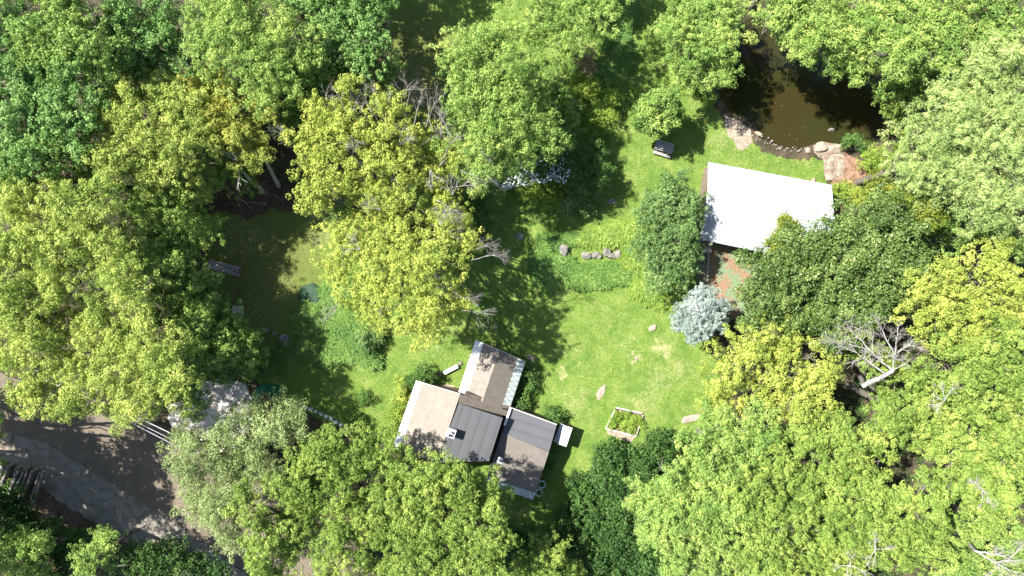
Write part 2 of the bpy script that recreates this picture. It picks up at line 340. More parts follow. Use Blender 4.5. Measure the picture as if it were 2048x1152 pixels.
# ---------------------------------------------------------------- foliage
def quads(P, N, L, W, tint, jl=.3):
    n = len(P); N = N/np.maximum(np.linalg.norm(N, axis=1, keepdims=True), 1e-6)
    r = rng.normal(size=(n,3)); t = np.cross(N, r); t /= np.maximum(np.linalg.norm(t, axis=1, keepdims=True), 1e-6); b = np.cross(N, t)
    l = L*rng.uniform(1-jl, 1+jl, n)[:,None]/2; w = W*rng.uniform(1-jl, 1+jl, n)[:,None]/2
    fold = N*w*.35
    V = np.stack([P-t*l, P+b*w+fold, P+t*l*1.0, P-b*w+fold], 1).reshape(-1,3)
    return V, np.arange(4*n).reshape(n,4), tint
def crown_np(blobs, s, density=1.0, lobe_scale=1.0):
    """boughs on the crown shell > puffs on each bough > leaves on each puff"""
    PP, NN, TT = [], [], []
    up_ = np.array([0,0,1.])
    for (cx, cy, cz, R, Rz) in blobs:
        c = np.array([cx,cy,cz]); br = s['bough']*lobe_scale*min(1, .35+R*.3/s['bough'])
        R = R*1.05; nb = max(5, int(s['nb']*1.12*density*(R/br)**2))
        z = rng.uniform(-.30, 1, nb)**1.0; a = rng.uniform(0, 2*np.pi, nb); q = np.sqrt(1-z*z)
        D = np.stack([q*np.cos(a), q*np.sin(a), z], 1); ph = rng.uniform(0, 6.28, 4)
        mod = 1+.14*np.sin(3*a+ph[0])+.10*np.sin(5*a+ph[1]+2*z)
        rad = np.where(rng.random(nb) < .85, rng.uniform(.70, 1.0, nb), rng.uniform(.3, .7, nb))*mod
        BP = D*np.maximum(rad[:,None]*np.array([R, R, Rz])-br*.35, .0)
        BP[:,2] += rng.normal(0, .62*br, nb)
        bs = br*rng.uniform(.6, 1.3, nb); bt = rng.normal(0, .15, nb)
        # puffs: a bough is a fan, longer along its branch
        npf = s['np']; pz = rng.uniform(-.25, 1, (nb,npf)); pa = rng.uniform(0, 6.28, (nb,npf)); pq = np.sqrt(1-pz*pz)
        PD = np.stack([pq*np.cos(pa), pq*np.sin(pa), pz], 2)
        rad_dir = np.stack([np.cos(a), np.sin(a), -.15*np.ones(nb)], 1)
        off = PD*np.array([1,1,s['flat']])*bs[:,None,None]*rng.uniform(.55, 1.0, (nb,npf,1))
        off += (off@rad_dir[:,:,None])*rad_dir[:,None,:]*.45
        PFP = BP[:,None]+off; PT = bt[:,None]+rng.normal(0, .09, (nb,npf))
        pr = s['puff']*lobe_scale*rng.uniform(.6, 1.3, (nb,npf))
        nk = s['nk']; lz = rng.uniform(-.45, 1, (nb,npf,nk)); la = rng.uniform(0, 6.28, (nb,npf,nk)); lq = np.sqrt(1-lz*lz)
        LD = np.stack([lq*np.cos(la), lq*np.sin(la), lz*.8], 3)
        LP = PFP[:,:,None]+LD*pr[:,:,None,None]*rng.uniform(.7, 1.12, (nb,npf,nk,1))+rng.normal(0, .03, (nb,npf,nk,3))
        N = LD*1.1+PD[:,:,None]*.2+up_*s['up']+rng.normal(0, s['rnd'], (nb,npf,nk,3))
        T = .5+PT[:,:,None]+rng.normal(0, .13, (nb,npf,nk))
        PP.append(LP.reshape(-1,3)+c); NN.append(N.reshape(-1,3)); TT.append(T.ravel())
    P = np.concatenate(PP); P[:,2] = np.maximum(P[:,2], .06)
    return quads(P, np.concatenate(NN), s['L'], s['W'], np.clip(np.concatenate(TT), 0, 1))

def limb(segs, a, b, r0, r1, n=4, bend=.12):
    a = np.array(a, float); b = np.array(b, float); L = np.linalg.norm(b-a); p = a; pts = [a]
    for i in range(1, n+1):
        t = i/n; q = a+(b-a)*t
        if i < n: q = q+rng.normal(0, bend*L/n, 3)
        pts.append(q)
    for i in range(n):
        segs.append((pts[i], pts[i+1], r0+(r1-r0)*i/n, r0+(r1-r0)*(i+1)/n))
    return pts
def segs_mesh(name, segs, mat, parent, k=6):
    A = np.array([s[0] for s in segs]); Bp = np.array([s[1] for s in segs]); ra = np.array([s[2] for s in segs]); rb = np.array([s[3] for s in segs])
    d = Bp-A; d /= np.maximum(np.linalg.norm(d, axis=1, keepdims=True), 1e-6)
    t = np.where(np.abs(d[:,2:3]) < .9, [[0,0,1.]], [[1.,0,0]]); u = np.cross(d, t); u /= np.linalg.norm(u, axis=1, keepdims=True); v = np.cross(d, u)
    th = np.arange(k)*2*np.pi/k; ring = u[:,None]*np.cos(th)[None,:,None]+v[:,None]*np.sin(th)[None,:,None]
    VA = A[:,None]+ring*ra[:,None,None]-d[:,None]*ra[:,None,None]*.3; VB = Bp[:,None]+ring*rb[:,None,None]+d[:,None]*rb[:,None,None]*.3
    V = np.concatenate([VA,VB], 1).reshape(-1,3); n = len(segs); o = (np.arange(n)*2*k)[:,None]; i = np.arange(k)[None]; j = (i+1) % k
    F = np.stack([o+i, o+j, o+k+j, o+k+i], 2).reshape(-1,4)
    return npmesh(name, V, F, mat, parent, smooth=True)
def twigs(segs, p, d, L, r, depth, spread=.5, nb=3):
    d = np.array(d, float); d /= np.linalg.norm(d); p = np.array(p, float); n = 3
    for i in range(n):
        q = p+d*L/n+rng.normal(0, .04*L, 3); segs.append((p, q, r*(1-.22*i), r*(1-.22*(i+1)))); p = q
        d = d+rng.normal(0, .12, 3); d /= np.linalg.norm(d)
        if depth > 0 and i > 0 or (depth > 0 and n == 1):
            for k in range(nb-1):
                dd = d+rng.normal(0, spread, 3); twigs(segs, q, dd, L*rng.uniform(.45,.7), r*.5, depth-1, spread, nb)
    if depth > 0: twigs(segs, p, d+rng.normal(0, spread*.5, 3), L*.6, r*.5, depth-1, spread, nb)

NTREE = [0, 0]
def tree(name, label, species, ztop, blobs, cat='tree', group='trees around the clearing', squash=.8, density=1.0, trunk_r=None, foot=None):
    s = S[species]; W = []
    for bl in blobs:
        px, py, r = bl[:3]; zt = ztop+(bl[3] if len(bl) > 3 else 0)+rng.uniform(-1.5, .6)*min(1, ztop/12)
        R = r/PPM*(H-zt+1)/H; Rz = max(.5, min(R*squash, 3.6)); zc = zt-Rz; R = r/PPM*(H-zc)/H; g = G(px, py, zc)
        W.append((g.x, g.y, zc, R, Rz))
    A = np.array(W); wgt = A[:,3]**2; base = np.array([(A[:,0]*wgt).sum()/wgt.sum(), (A[:,1]*wgt).sum()/wgt.sum(), 0])
    pc_ = POND.mean(0)
    if foot: g_ = G(*foot); base = np.array([g_.x, g_.y, 0])
    while pip(base[None,:2], POND)[0] or polydist(base[None,:2], POND)[0] < .6:
        dv = base[:2]-pc_; base[:2] = base[:2]+dv/np.linalg.norm(dv)*.4
    o = empty(name, tuple(base), label, cat, group)
    V, F, T = crown_np(W, s, density); npmesh('crown', V, F, s['mat'], o, tint=T); NTREE[0] += len(F); NTREE[1] += 1
    segs = []; Rm = A[:,3].max(); tr = trunk_r or max(.06, min(.34, .028*ztop))
    fork = base+np.array([rng.normal(0,.2), rng.normal(0,.2), ztop*.38]); limb(segs, base+[0,0,-.1], fork, tr*1.25, tr, 3, .05)
    for (cx,cy,cz,R,Rz) in W:
        mid = np.array([cx,cy,cz-.1*Rz]); pts = limb(segs, fork, mid, tr*.7, tr*.35, 5, .12)
        for k in range(max(3, int(R*2.2))):
            a = rng.uniform(0,6.28); z = rng.uniform(-.1,.85); q = math.sqrt(1-z*z)
            tip = mid+np.array([q*math.cos(a)*R*.86, q*math.sin(a)*R*.86, z*Rz*.92]); st = pts[rng.integers(2,len(pts))]
            pp = limb(segs, st, tip, tr*.28, tr*.08, 4, .15)
            for kk in range(2):
                e = pp[-2]+rng.normal(0, .35*R*.5, 3); limb(segs, pp[-2], e, tr*.1, tr*.04, 2, .2)
    segs_mesh('trunk', segs, M['bark'], o)
    return o, W
def shrub(name, label, species, z, blobs, cat='shrub', group='shrubs and bushes', density=1.0, squash=.8):
    s = S[species]; W = []
    for bl in blobs:
        px, py, r = bl[:3]; zt = z+(bl[3] if len(bl) > 3 else 0); R = r/PPM; Rz = min(R*squash, zt*.62); zc = zt-Rz; g = G(px,py,zc); W.append((g.x,g.y,zc,R*(H-zc)/H,Rz))
    A = np.array(W); base = (A[:,0].mean(), A[:,1].mean(), 0); o = empty(name, base, label, cat, group)
    V, F, T = crown_np(W, s, density); npmesh('foliage', V, F, s['mat'], o, tint=T); NTREE[0] += len(F)
    segs = []
    for (cx,cy,cz,R,Rz) in W:
        for k in range(7):
            a = rng.uniform(0,6.28); limb(segs, (base[0], base[1], -.02), (cx+math.cos(a)*R*.7, cy+math.sin(a)*R*.7, cz+rng.uniform(0,.6)*Rz), .03, .01, 3)
    segs_mesh('stem', segs, M['bark'], o, 5)
    return o, W

# woods, north-west
tree('broadleaf_tree', 'dark cool green tree cut by the left edge of the photo, near its top corner', 'blue', 17, [(10,60,90),(-10,180,90),(20,290,60,-3)])
tree('broadleaf_tree', 'mid green tree in the top left corner, second crown from the left edge', 'green', 17.5, [(130,30,90),(110,110,80),(190,80,70)])
tree('broadleaf_tree', 'cool green tree just left of the yellow maple in the top left woods', 'blue', 16.5, [(95,200,75),(140,250,60),(70,300,55,-2),(150,170,70)])
tree('broadleaf_tree', 'cool green tree above the yellow maple, touching the top edge of the photo', 'blue', 15.5, [(290,30,85),(350,100,70),(270,90,60)])
tree('broadleaf_tree', 'green tree with loose tufted crown right above the amber leaved tree', 'fresh', 16, [(480,40,80),(500,110,85),(570,90,70),(430,60,60),(540,165,60)])
tree('broadleaf_tree', 'bluish green rounded tree at the top edge, last of the woods before the shaded lawn', 'blue', 13, [(690,40,75),(620,20,65),(730,95,60),(660,110,50,-1)])
tree('broadleaf_tree', 'shaded dark green tree between bluish rounded tree and golden maple with bare twigs', 'green', 9, [(740,170,60),(640,160,70),(590,230,60,-1)])
tree('maple_tree', 'pale yellow green maple in the top left woods, broadest yellow crown there', 'pale', 15, [(260,170,75),(225,250,60),(330,230,95),(300,320,75),(230,320,60),(380,300,85),(400,360,55,-5),(230,200,50)])
tree('maple_tree', 'amber tinted small maple touching the right side of the pale yellow maple', 'amber', 13, [(420,180,60),(480,230,65),(500,300,45,-1),(440,260,50)])
tree('broadleaf_tree', 'deep green low tree in shade under the left side of the pale yellow maple', 'green', 13.5, [(60,360,60),(170,350,60),(120,300,50)])
tree('broadleaf_tree', 'green tree below the amber maple beside the leaf strewn clearing', 'green', 7.5, [(470,340,50),(380,385,40),(430,330,50)])
# left edge
tree('maple_tree', 'huge pale yellow maple filling the left edge at mid height', 'pale', 17, [(60,440,95),(165,430,80),(30,540,90),(130,530,90),(190,500,60),(60,620,80),(262,570,58,.8),(240,520,48,.5)])
tree('maple_tree', 'yellow green maple with lobed crown reaching over the mossy clearing from the left', 'fresh', 13.2, [(310,400,60,-3.5),(290,470,65,-2),(360,460,60,-4),(400,470,42,-5),(352,530,50,-3),(300,540,60,-2)])
tree('maple_tree', 'pale yellow maple directly above the shaded road on the left edge', 'pale', 15, [(70,700,90),(150,680,85),(210,740,80),(70,780,50,-1),(130,800,45,-2)])
tree('maple_tree', 'yellow maple hanging over the cables and the road', 'pale', 16.5, [(330,690,60),(270,690,65),(290,770,65),(240,810,45,-2),(350,740,60),(330,800,40,-2),(210,640,60)])
tree('broadleaf_tree', 'green shaded tree over the broken deck at the edge of the mossy clearing', 'green', 9, [(392,580,55),(415,625,42),(340,620,55)])
tree('broadleaf_tree', 'deep green tree above the pale driveway', 'green', 9, [(440,690,75),(390,760,60),(470,720,50),(400,660,50),(500,690,35,-2)])
# golden maple in the middle
o, W = tree('maple_tree', 'large golden maple with bare grey twigs in the middle of the photo', 'gold', 15.5,
  [(640,225,45),(700,225,55),(770,250,60),(830,280,50,-1.5),(620,300,50),(690,310,80),(770,350,80),(850,360,65,-2),(650,390,50),(730,430,80),(820,440,80),(890,440,55,-2.5),
   (700,510,60),(780,530,70),(870,530,70,1.5),(930,480,40,-2),(730,590,50),(800,610,60,1),(870,610,60,1.8),(760,640,35,-1),(920,600,35,-1),(845,655,35,-2),(690,165,16,1),(910,300,25,-2)], density=1.0)
dead = []
for k in range(15):
    px = 650+k*18+rng.uniform(-6,6); py = 220+max(0, (px-760))*.35+rng.uniform(-5,12); g = G(px,py,14)
    twigs(dead, g, (rng.normal(.15,.3), 1.0, .25), rng.uniform(1.2,2.1), .04, 2, .5, 3)
for (px,py,dx,dy) in [(905,250,1,.3),(930,300,1,0),(900,380,1,.2),(880,400,.8,-.5),(860,480,1,.1),(940,500,1,.1),(950,520,1,.25),(900,590,1,-.1),(930,620,1,-.2),(780,260,0,1),(850,290,.6,.6),(612,300,-1,.6),(870,450,.9,0),(890,320,.5,.8),(930,340,1,-.6),(700,590,-.5,-.5)]:
    twigs(dead, G(px-8,py,12.8), (dx,dy,.2), 1.7, .045, 3, .5, 3)
for (px,py) in [(700,270),(800,290),(860,340),(760,420),(880,450),(720,500),(905,390),(850,560)]:
    a_ = rng.uniform(0,6.28)
    for k in range(3): twigs(dead, G(px,py,14.4), (math.cos(a_+k*.5),math.sin(a_+k*.5),.35), 1.0, .035, 2, .6, 3)
segs_mesh('dead_twigs', dead, M['twig'], o, 5)
# green maple north of the middle
tree('maple_tree', 'tall fresh green maple with tiered crown right of the golden maple', 'fresh', 16,
  [(930,110,50),(985,75,50),(1010,140,65),(950,190,60),(1040,180,50,-1),(920,150,25),(1000,240,60),(945,265,55),(1060,240,45,-2),(1000,320,50,-2),(1042,296,38,-2),(970,350,35,-2),(1090,270,40,-4)], squash=.9)
tree('broadleaf_tree', 'bright green thin crowned tree at the top edge above the fern bank', 'fresh', 12, [(1100,20,60),(1155,55,52,-1),(1195,5,55),(1130,95,35,-1.5),(1060,60,35,-2)])
tree('broadleaf_tree', 'dark green low tree in the shade right of the tiered green maple', 'green', 7.5, [(1110,220,55),(1120,262,40,-1),(1090,170,45,-1)])
tree('maple_tree', 'bright green maple left of the dark water of the pond', 'fresh', 10.5, [(1400,20,75),(1370,60,50),(1440,70,65),(1395,110,60),(1420,145,40,-2),(1378,160,24,-4)])
tree('maple_tree', 'bright green maple overhanging the pond from the top edge', 'fresh', 12, [(1555,5,50),(1620,20,60),(1585,55,45),(1650,70,70),(1720,60,75),(1700,110,60),(1600,90,40,-1),(1550,35,50,-2)])
tree('maple_tree', 'broad bright green tree in the top right woods beside the pond maple', 'fresh', 16, [(1810,40,80),(1870,90,60),(1780,110,60),(1900,20,70)])
tree('broadleaf_tree', 'green tree in the top right corner of the photo', 'green', 16, [(1990,20,70),(1960,80,55),(2050,60,60)])
tree('broadleaf_tree', 'yellow green leaning tree at the right bank of the pond', 'lime', 9, [(1800,190,50),(1812,245,34,-1),(1850,160,50),(1800,300,30,-3)])
tree('pine_tree', 'pale feathery pine under the top right corner', 'pine', 17, [(1940,160,80),(2020,130,70),(1990,220,80),(1900,230,70)])
tree('pine_tree', 'pale feathery pine right of the pond, the nearest pine to the water', 'pine', 15.5, [(1850,280,75),(1900,330,70),(1810,340,45,-2),(1830,380,50,-2)])
tree('pine_tree', 'greyish pale pine on the right edge above the golden crown', 'pine', 17.5, [(2000,320,80),(2040,400,75),(1960,400,70),(2030,240,60)])
tree('broadleaf_tree', 'shaded green tree in the gap between pines and golden crown on the right', 'green', 8.5, [(1940,470,50),(2000,490,45),(1880,450,40,-2)])
# east
tree('oak_tree', 'big dark green oak touching the lower right corner of the white barn roof', 'oak', 13.5,
  [(1722,462,54),(1600,508,60),(1680,520,85),(1770,480,75),(1550,560,70),(1640,600,75),(1740,570,80),(1800,540,55),(1520,610,50,-1),(1690,640,60),(1765,418,38)])
tree('broadleaf_tree', 'olive green low crown on the upper right shoulder of the dark oak', 'olive', 12, [(1800,405,50),(1750,395,40),(1840,430,40)])
tree('broadleaf_tree', 'small yellow green sapling leaning on the barn roof edge', 'olive', 7.5, [(1575,460,25),(1560,490,22,-.5),(1550,515,20,-1)], density=1.4)
tree('maple_tree', 'golden yellow crown on the right edge below the pines', 'gold', 15.5, [(1900,560,60),(1980,540,60),(1850,620,60),(1930,630,75),(2020,610,70),(2000,570,50),(1840,570,35)])
tree('maple_tree', 'golden yellow crown between the blue spruce and the bleached dead tree', 'gold', 12.5, [(1510,680,50),(1560,690,60),(1450,730,55),(1530,760,75),(1610,750,60),(1600,800,50),(1430,780,40,-2),(1640,730,40)])
tree('maple_tree', 'olive yellow crown on the right edge right of the bleached dead tree', 'lime', 15.5, [(1980,700,75),(1900,720,70),(2040,760,60),(1930,790,70)])
tree('maple_tree', 'lime crown just below the bleached dead tree', 'lime', 14, [(1800,790,65),(1850,840,65),(1770,850,50),(1780,730,40,-2),(1720,700,35,-3)])
tree('maple_tree', 'yellow lime crown low on the right edge, above the fallen branches', 'lime', 15.5, [(1950,880,75),(2020,900,70),(1900,940,70),(1990,980,70),(2040,830,50)])
tree('maple_tree', 'lime crown below the golden crown of the lower right woods', 'lime', 13, [(1600,870,60),(1680,880,65),(1650,940,70),(1720,930,60),(1560,910,45)])
tree('maple_tree', 'green crown between lawn edge and lime crowns, behind the stone slab', 'fresh', 12.5, [(1430,870,60),(1500,860,55),(1390,900,40,-1),(1480,930,60),(1420,950,55)])
tree('maple_tree', 'lime green crown with lobed left side above the dark thicket', 'fresh', 13.5, [(1340,960,50),(1290,985,38,-1.5),(1298,1065,34,-2),(1380,1010,70),(1320,1030,35,-1),(1450,1020,60),(1370,1080,60)])
tree('maple_tree', 'lime crown in the middle of the lower right woods', 'lime', 14, [(1560,990,65),(1530,1060,70),(1620,1040,65),(1500,990,45)])
tree('maple_tree', 'olive lime crown at the bottom edge between lime crowns on the right', 'lime', 15, [(1720,1010,70),(1780,1060,75),(1700,1090,70),(1830,1000,60),(1850,1080,60)])
tree('maple_tree', 'fresh green crown at the bottom edge right of the dark thicket', 'fresh', 13.5, [(1430,1130,60),(1500,1140,60),(1380,1150,50)])
tree('maple_tree', 'lime crown cut by the bottom edge near the middle of the lower right woods', 'lime', 14, [(1600,1130,65),(1670,1160,55),(1560,1160,50)])
tree('broadleaf_tree', 'green tree below the fallen branches in the bottom right corner', 'fresh', 11, [(1960,1080,60),(2030,1110,60),(1930,1140,50)])
# south
tree('maple_tree', 'lime maple in front of the house, its crown over the lower roofs', 'lime', 14.5, [(830,960,65),(900,955,55),(960,985,50),(870,1030,75),(950,1050,65),(790,1010,55),(995,1010,35,-2),(830,1090,60)])
tree('maple_tree', 'lime maple left of the one in front of the house', 'lime', 12.5, [(700,890,50),(760,900,45),(700,960,70),(640,900,45),(740,1040,60)])
tree('maple_tree', 'lime maple at the bottom edge left of centre', 'lime', 13, [(590,970,65),(620,1050,75),(540,1080,60),(690,1110,65),(500,1010,40),(560,1140,50)])
tree('maple_tree', 'lime maple cut by the bottom edge right under the house', 'lime', 14, [(800,1150,60),(900,1130,60),(960,1120,45)])
tree('willow_tree', 'silvery grey green tree beside the road and the pale driveway', 'silver', 10.5, [(480,870,65),(550,840,50),(400,910,55),(440,960,65),(420,1030,45),(500,940,60),(590,840,35,-1),(460,1080,35,-2),(380,870,30,-1)])
tree('maple_tree', 'small bright maple crown cut by the bottom edge right of the house maple', 'lime', 9, [(1085,1120,45),(1060,1160,40),(1130,1150,35,-1)])
tree('broadleaf_tree', 'green low tree at the bottom left corner with bright top', 'fresh', 10, [(30,1110,55),(70,1140,45),(75,1080,35)])
tree('broadleaf_tree', 'small bright green tree at the bottom edge below the gravel shoulder', 'fresh', 8.5, [(190,1120,38),(215,1085,28)])
tree('broadleaf_tree', 'dark green tree at the bottom left below the log pile', 'under', 6, [(40,1040,50),(120,1090,45),(20,1000,35,-1)])
tree('broadleaf_tree', 'dark green tree at the bottom edge between the road end and the lime maples', 'under', 6, [(290,1110,45),(350,1130,50),(420,1140,40),(120,1150,40)])
for k, (px,py,r,z,l) in enumerate([(1180,985,45,4,'left topmost bush of the dark thicket below the garden bed'),(1255,960,45,5,'rounded bush at the top of the dark thicket beside the fresh green crown'),
   (1160,1060,50,4,'bush on the left side of the dark thicket, near the lawn'),(1240,1040,55,5,'large bush in the middle of the dark thicket'),(1300,1100,50,5.5,'bush at the right side of the dark thicket under the lobed crown'),
   (1210,1120,55,5,'bush at the bottom edge of the dark thicket'),(1020,1090,40,3.5,'low bush at the bottom edge between house maple and small bright maple'),(1215,910,35,3.5,'bush between the garden bed and the dark thicket'),(1120,1070,35,3,'small bush at the lawn edge of the dark thicket'),(1310,900,45,5,'bush right below the garden bed at the wood edge'),(1290,1150,40,4,'bush at the bottom edge right end of the dark thicket')]):
    shrub('thicket_bush', l, 'under', z, [(px,py,r),(px+r*.5,py-r*.35,r*.6,-.4),(px-r*.4,py+r*.4,r*.6,-.5)], 'bush', 'bushes of the dark thicket')
for (px,py,r_,z_,l) in ((-108,952,74,16.5,'roadside tree just beyond the left edge of the photo, nearest the log pile'),(-95,865,40,15,'roadside tree just beyond the left edge of the photo, beside the sunlit road corner'),(-330,800,95,17,'roadside tree just beyond the left edge of the photo, upper of three'),(-300,930,95,17,'roadside tree just beyond the left edge of the photo, middle of three'),(-175,1060,90,16,'roadside tree just beyond the left edge of the photo, lowest of three')):
    tree('roadside_tree', l, 'green', z_, [(px,py,r_),(px+60,py-40,50,-1),(px-50,py+50,55,-1),(px+50,py+60,50,-1)], density=1.0, foot=(-60-abs(px)*.2, 576+(py-576)*.8))
for (px,py,z_,l) in ((1120,-125,13,'tree just beyond the top edge of the photo, above the fern bank'),(560,-150,14,'tree just beyond the top edge of the photo, left of two'),(680,-170,14,'tree just beyond the top edge of the photo, right of two')):
    tree('broadleaf_tree', l, 'green', z_, [(px,py,85),(px+70,py-20,60,-1),(px-50,py+30,55,-1)], density=.8)
# small trees and shrubs of the garden
tree('fruit_tree', 'small round green tree shading the picnic table', 'green', 6.6, [(1316,220,33),(1300,245,22,-.6),(1334,205,23,-.4),(1316,257,14,-1.4),(1341,230,19,-.8),(1298,212,18,-.6)], density=2.2, group=None, squash=.9, trunk_r=.1)
tree('spruce_tree', 'pale silver blue spruce at the lawn edge beside the dark oak', 'spruce', 6, [(1402,608,34),(1378,638,28),(1425,628,30),(1400,652,30),(1366,622,20,-.9),(1442,600,16,-.9),(1384,676,14,-1.6),(1410,582,16,-.8),(1440,650,16,-1),(1358,650,12,-1.5)], group=None, trunk_r=.12)
tree('juniper_tree', 'dense grey green evergreen against the left end of the barn roof', 'juniper', 7.9, [(1340,385,45),(1310,420,38),(1362,425,50,.8),(1330,480,50),(1300,500,35,-1),(1362,500,38,-1.5),(1345,545,40,-2.5),(1320,560,28,-1.6)], group=None, trunk_r=.15)
SH = [
 ('pink_tipped_shrub','shrub with pinkish leaf tips on the bank right of the tall green maple','pink',2.6,[(1172,115,20),(1185,135,18),(1160,130,14)]),
 ('garden_shrub','pale green rounded shrub below the pink tipped shrub','bright',2.2,[(1165,175,32),(1150,210,24)]),
 ('garden_shrub','yellow green shrub at the lawn edge on the bank, left of the small round tree','bright',2.4,[(1205,225,28),(1190,255,24),(1225,195,20)]),
 ('garden_shrub','dark green tall shrub right of the white flowering shrub','shrub',4.2,[(1175,315,42),(1195,345,30),(1160,360,32)]),
 ('garden_shrub','dark shrub with pale sprays at the lower end of the flower border','juniper',2.8,[(1165,390,32),(1190,370,22),(1140,405,20)]),
 ('flowering_shrub','dark shrub dotted all round with white blossom','shrub',3.6,[(1105,320,36),(1085,340,24),(1125,340,24)]),
 ('flowering_shrub','smaller white blossomed shrub at the foot of the tall green maple','shrub',2.6,[(1030,345,26),(1010,360,18),(1050,350,20)]),
 ('garden_shrub','yellow green mound below the white flowering shrubs','bright',1.6,[(1090,385,34),(1060,375,24),(1110,400,24)]),
 ('garden_shrub','dark green bush right of the golden maple at mid height','shrub',4,[(955,400,38),(960,440,34),(945,470,26,-.8)]),
 ('garden_shrub','rounded green shrub at the top left corner of the house','shrub',2.2,[(842,752,26),(860,748,18),(828,765,18)]),
 ('golden_shrub','tiny golden leaved shrub left of the house roof','gold',1.5,[(806,772,12),(812,790,10)]),
 ('hedge_plant','yellow green hedge along the white eave of the house','bright',1.6,[(802,810,18),(795,835,20),(788,860,18)]),
 ('garden_shrub','small dark shrub alone on the lawn left of the house','shrub',1.2,[(730,795,15)]),
 ('garden_shrub','dark narrow shrub along the right side of the upper house wing','shrub',1.8,[(1060,745,18),(1055,775,20),(1045,805,18)]),
 ('garden_shrub','round shrub between the flat roof corner and the white canopy','shrub',1.9,[(1102,830,22)]),
 ('garden_shrub','low green shrub along the right wall of the lower house wing','shrub',1.3,[(1098,915,15),(1092,935,15)]),
 ('garden_shrub','very dark shrub at the upper lawn corner above the green tarp','shrub',2.4,[(540,725,30),(525,705,22)]),
 ('waterside_shrub','round green shrub on the near bank of the pond','shrub',1.8,[(1710,288,20),(1695,285,12)]),
 ('waterside_shrub','bright green shrub right of the bare red soil','bright',2.2,[(1745,305,18),(1735,320,18),(1760,330,22)]),
 ('garden_shrub','low dark grey green shrub in shade beneath the golden maple','juniper',2.2,[(745,668,24),(730,685,18)]),
 ('sapling','sparse shrub with pink and orange tips beside the green tarp','pink',2.2,[(535,800,14),(515,815,14),(555,810,13),(545,825,12)]),
 ('garden_shrub','leafy weeds below the rock ledge at the barn corner','bright',.8,[(1690,385,22),(1670,375,14),(1720,400,24)]),
]
FW = {}
for a in SH:
    o, W = shrub(a[0], a[1], a[2], a[3], a[4])
    if a[0] == 'flowering_shrub': FW[a[1]] = (o, W)
for key, (o, W) in FW.items():
    P = []
    for (cx,cy,cz,R,Rz) in W:
        n = 75; a = rng.uniform(0,6.28,n); a = np.where(rng.random(n) < .7, rng.uniform(3.4,6.4,n), a); z = rng.uniform(.0,.95,n)**1.3; q = np.sqrt(1-z*z)
        P.append(np.stack([cx+R*q*np.cos(a)*1.08, cy+R*q*np.sin(a)*1.08, cz+Rz*z*1.08+.05], 1))
    P = np.concatenate(P); P = (P[:,None]+rng.normal(0,.045,(len(P),5,3))).reshape(-1,3)
    V, F, T = quads(P, np.tile([0,0,1.], (len(P),1))+rng.normal(0,.5,(len(P),3)), .12, .11, None)
    props(npmesh('blossom', V, F, M['petal'], o), kind='stuff')

# strap leaved beds
def straps(name, label, regions, c, n, L=.5, zoff=.0, hump=.35):
    P = []
    for (px,py,rx,ry) in regions:
        k = int(n*rx*ry/sum(r_[2]*r_[3] for r_ in regions)); a = rng.uniform(0,6.28,k); q = np.sqrt(rng.random(k)); g = G(px,py,.4)
        wv = 1+.15*np.sin(3*a+px)+.1*np.sin(7*a)
        P.append(np.stack([g.x+rx/PPM*q*np.cos(a)*wv, g.y+ry/PPM*q*np.sin(a)*wv, hump*(1-q**3)+rng.uniform(0,.22,k)+.12*np.sin(a*5+q*9)*np.sin(q*14+a*2)], 1))
    P = np.concatenate(P); n = len(P); a = rng.uniform(0,6.28,n)+.0; d = np.stack([np.cos(a),np.sin(a),np.zeros(n)],1); s_ = np.stack([-d[:,1],d[:,0],np.zeros(n)],1)*.036
    l = L*rng.uniform(.6,1.2,n)[:,None]; up = np.array([0,0,1.])
    p0 = P; p1 = P+d*l*.35+up*l*.45; p2 = P+d*l*.85+up*l*.35
    V = np.stack([p0-s_*.6, p0+s_*.6, p1+s_, p1-s_, p2], 1).reshape(-1,3); o = (np.arange(n)*5)[:,None]
    F = np.concatenate([o+[0,1,2,3], o+[3,2,4,4]], 1).reshape(-1,4)
    F2 = F.copy(); T = np.repeat(np.clip(.5+.25*wob(P[:,:2],1.2)+rng.normal(0,.2,n),0,1),2)
    me = bpy.data.meshes.new(name)
    faces4 = np.concatenate([o+[0,1,2,3]]); faces3 = o+[3,2,4]
    me.vertices.add(len(V)); me.vertices.foreach_set('co', V.astype(np.float32).ravel())
    loops = np.concatenate([faces4.ravel(), faces3.ravel()]).astype(np.int32); me.loops.add(len(loops)); me.loops.foreach_set('vertex_index', loops)
    me.polygons.add(2*n); me.polygons.foreach_set('loop_start', np.concatenate([np.arange(n)*4, 4*n+np.arange(n)*3]).astype(np.int32))
    me.polygons.foreach_set('loop_total', np.concatenate([np.full(n,4), np.full(n,3)]).astype(np.int32))
    at = me.attributes.new('tint','FLOAT','FACE'); at.data.foreach_set('value', np.concatenate([T[::2],T[::2]]).astype(np.float32))
    me.update(calc_edges=True); ob = link(name, me, c); props(ob, label, 'plants', kind='stuff'); return ob
M['strapG'] = leafmat('day_lily_leaf', (.07,.16,.03), (.14,.26,.05), (.25,.37,.08), trans=.35)
M['strapY'] = leafmat('yellow_strap_leaf', (.12,.21,.035), (.24,.35,.06), (.38,.46,.10), trans=.35)
straps('day_lily_bed', 'green day lily leaves below the grey boulders on the lawn', [(1100,535,45,42),(1160,555,60,25),(1215,550,50,25),(1095,490,30,20),(1140,478,30,14)], M['strapG'], 17000, .55)
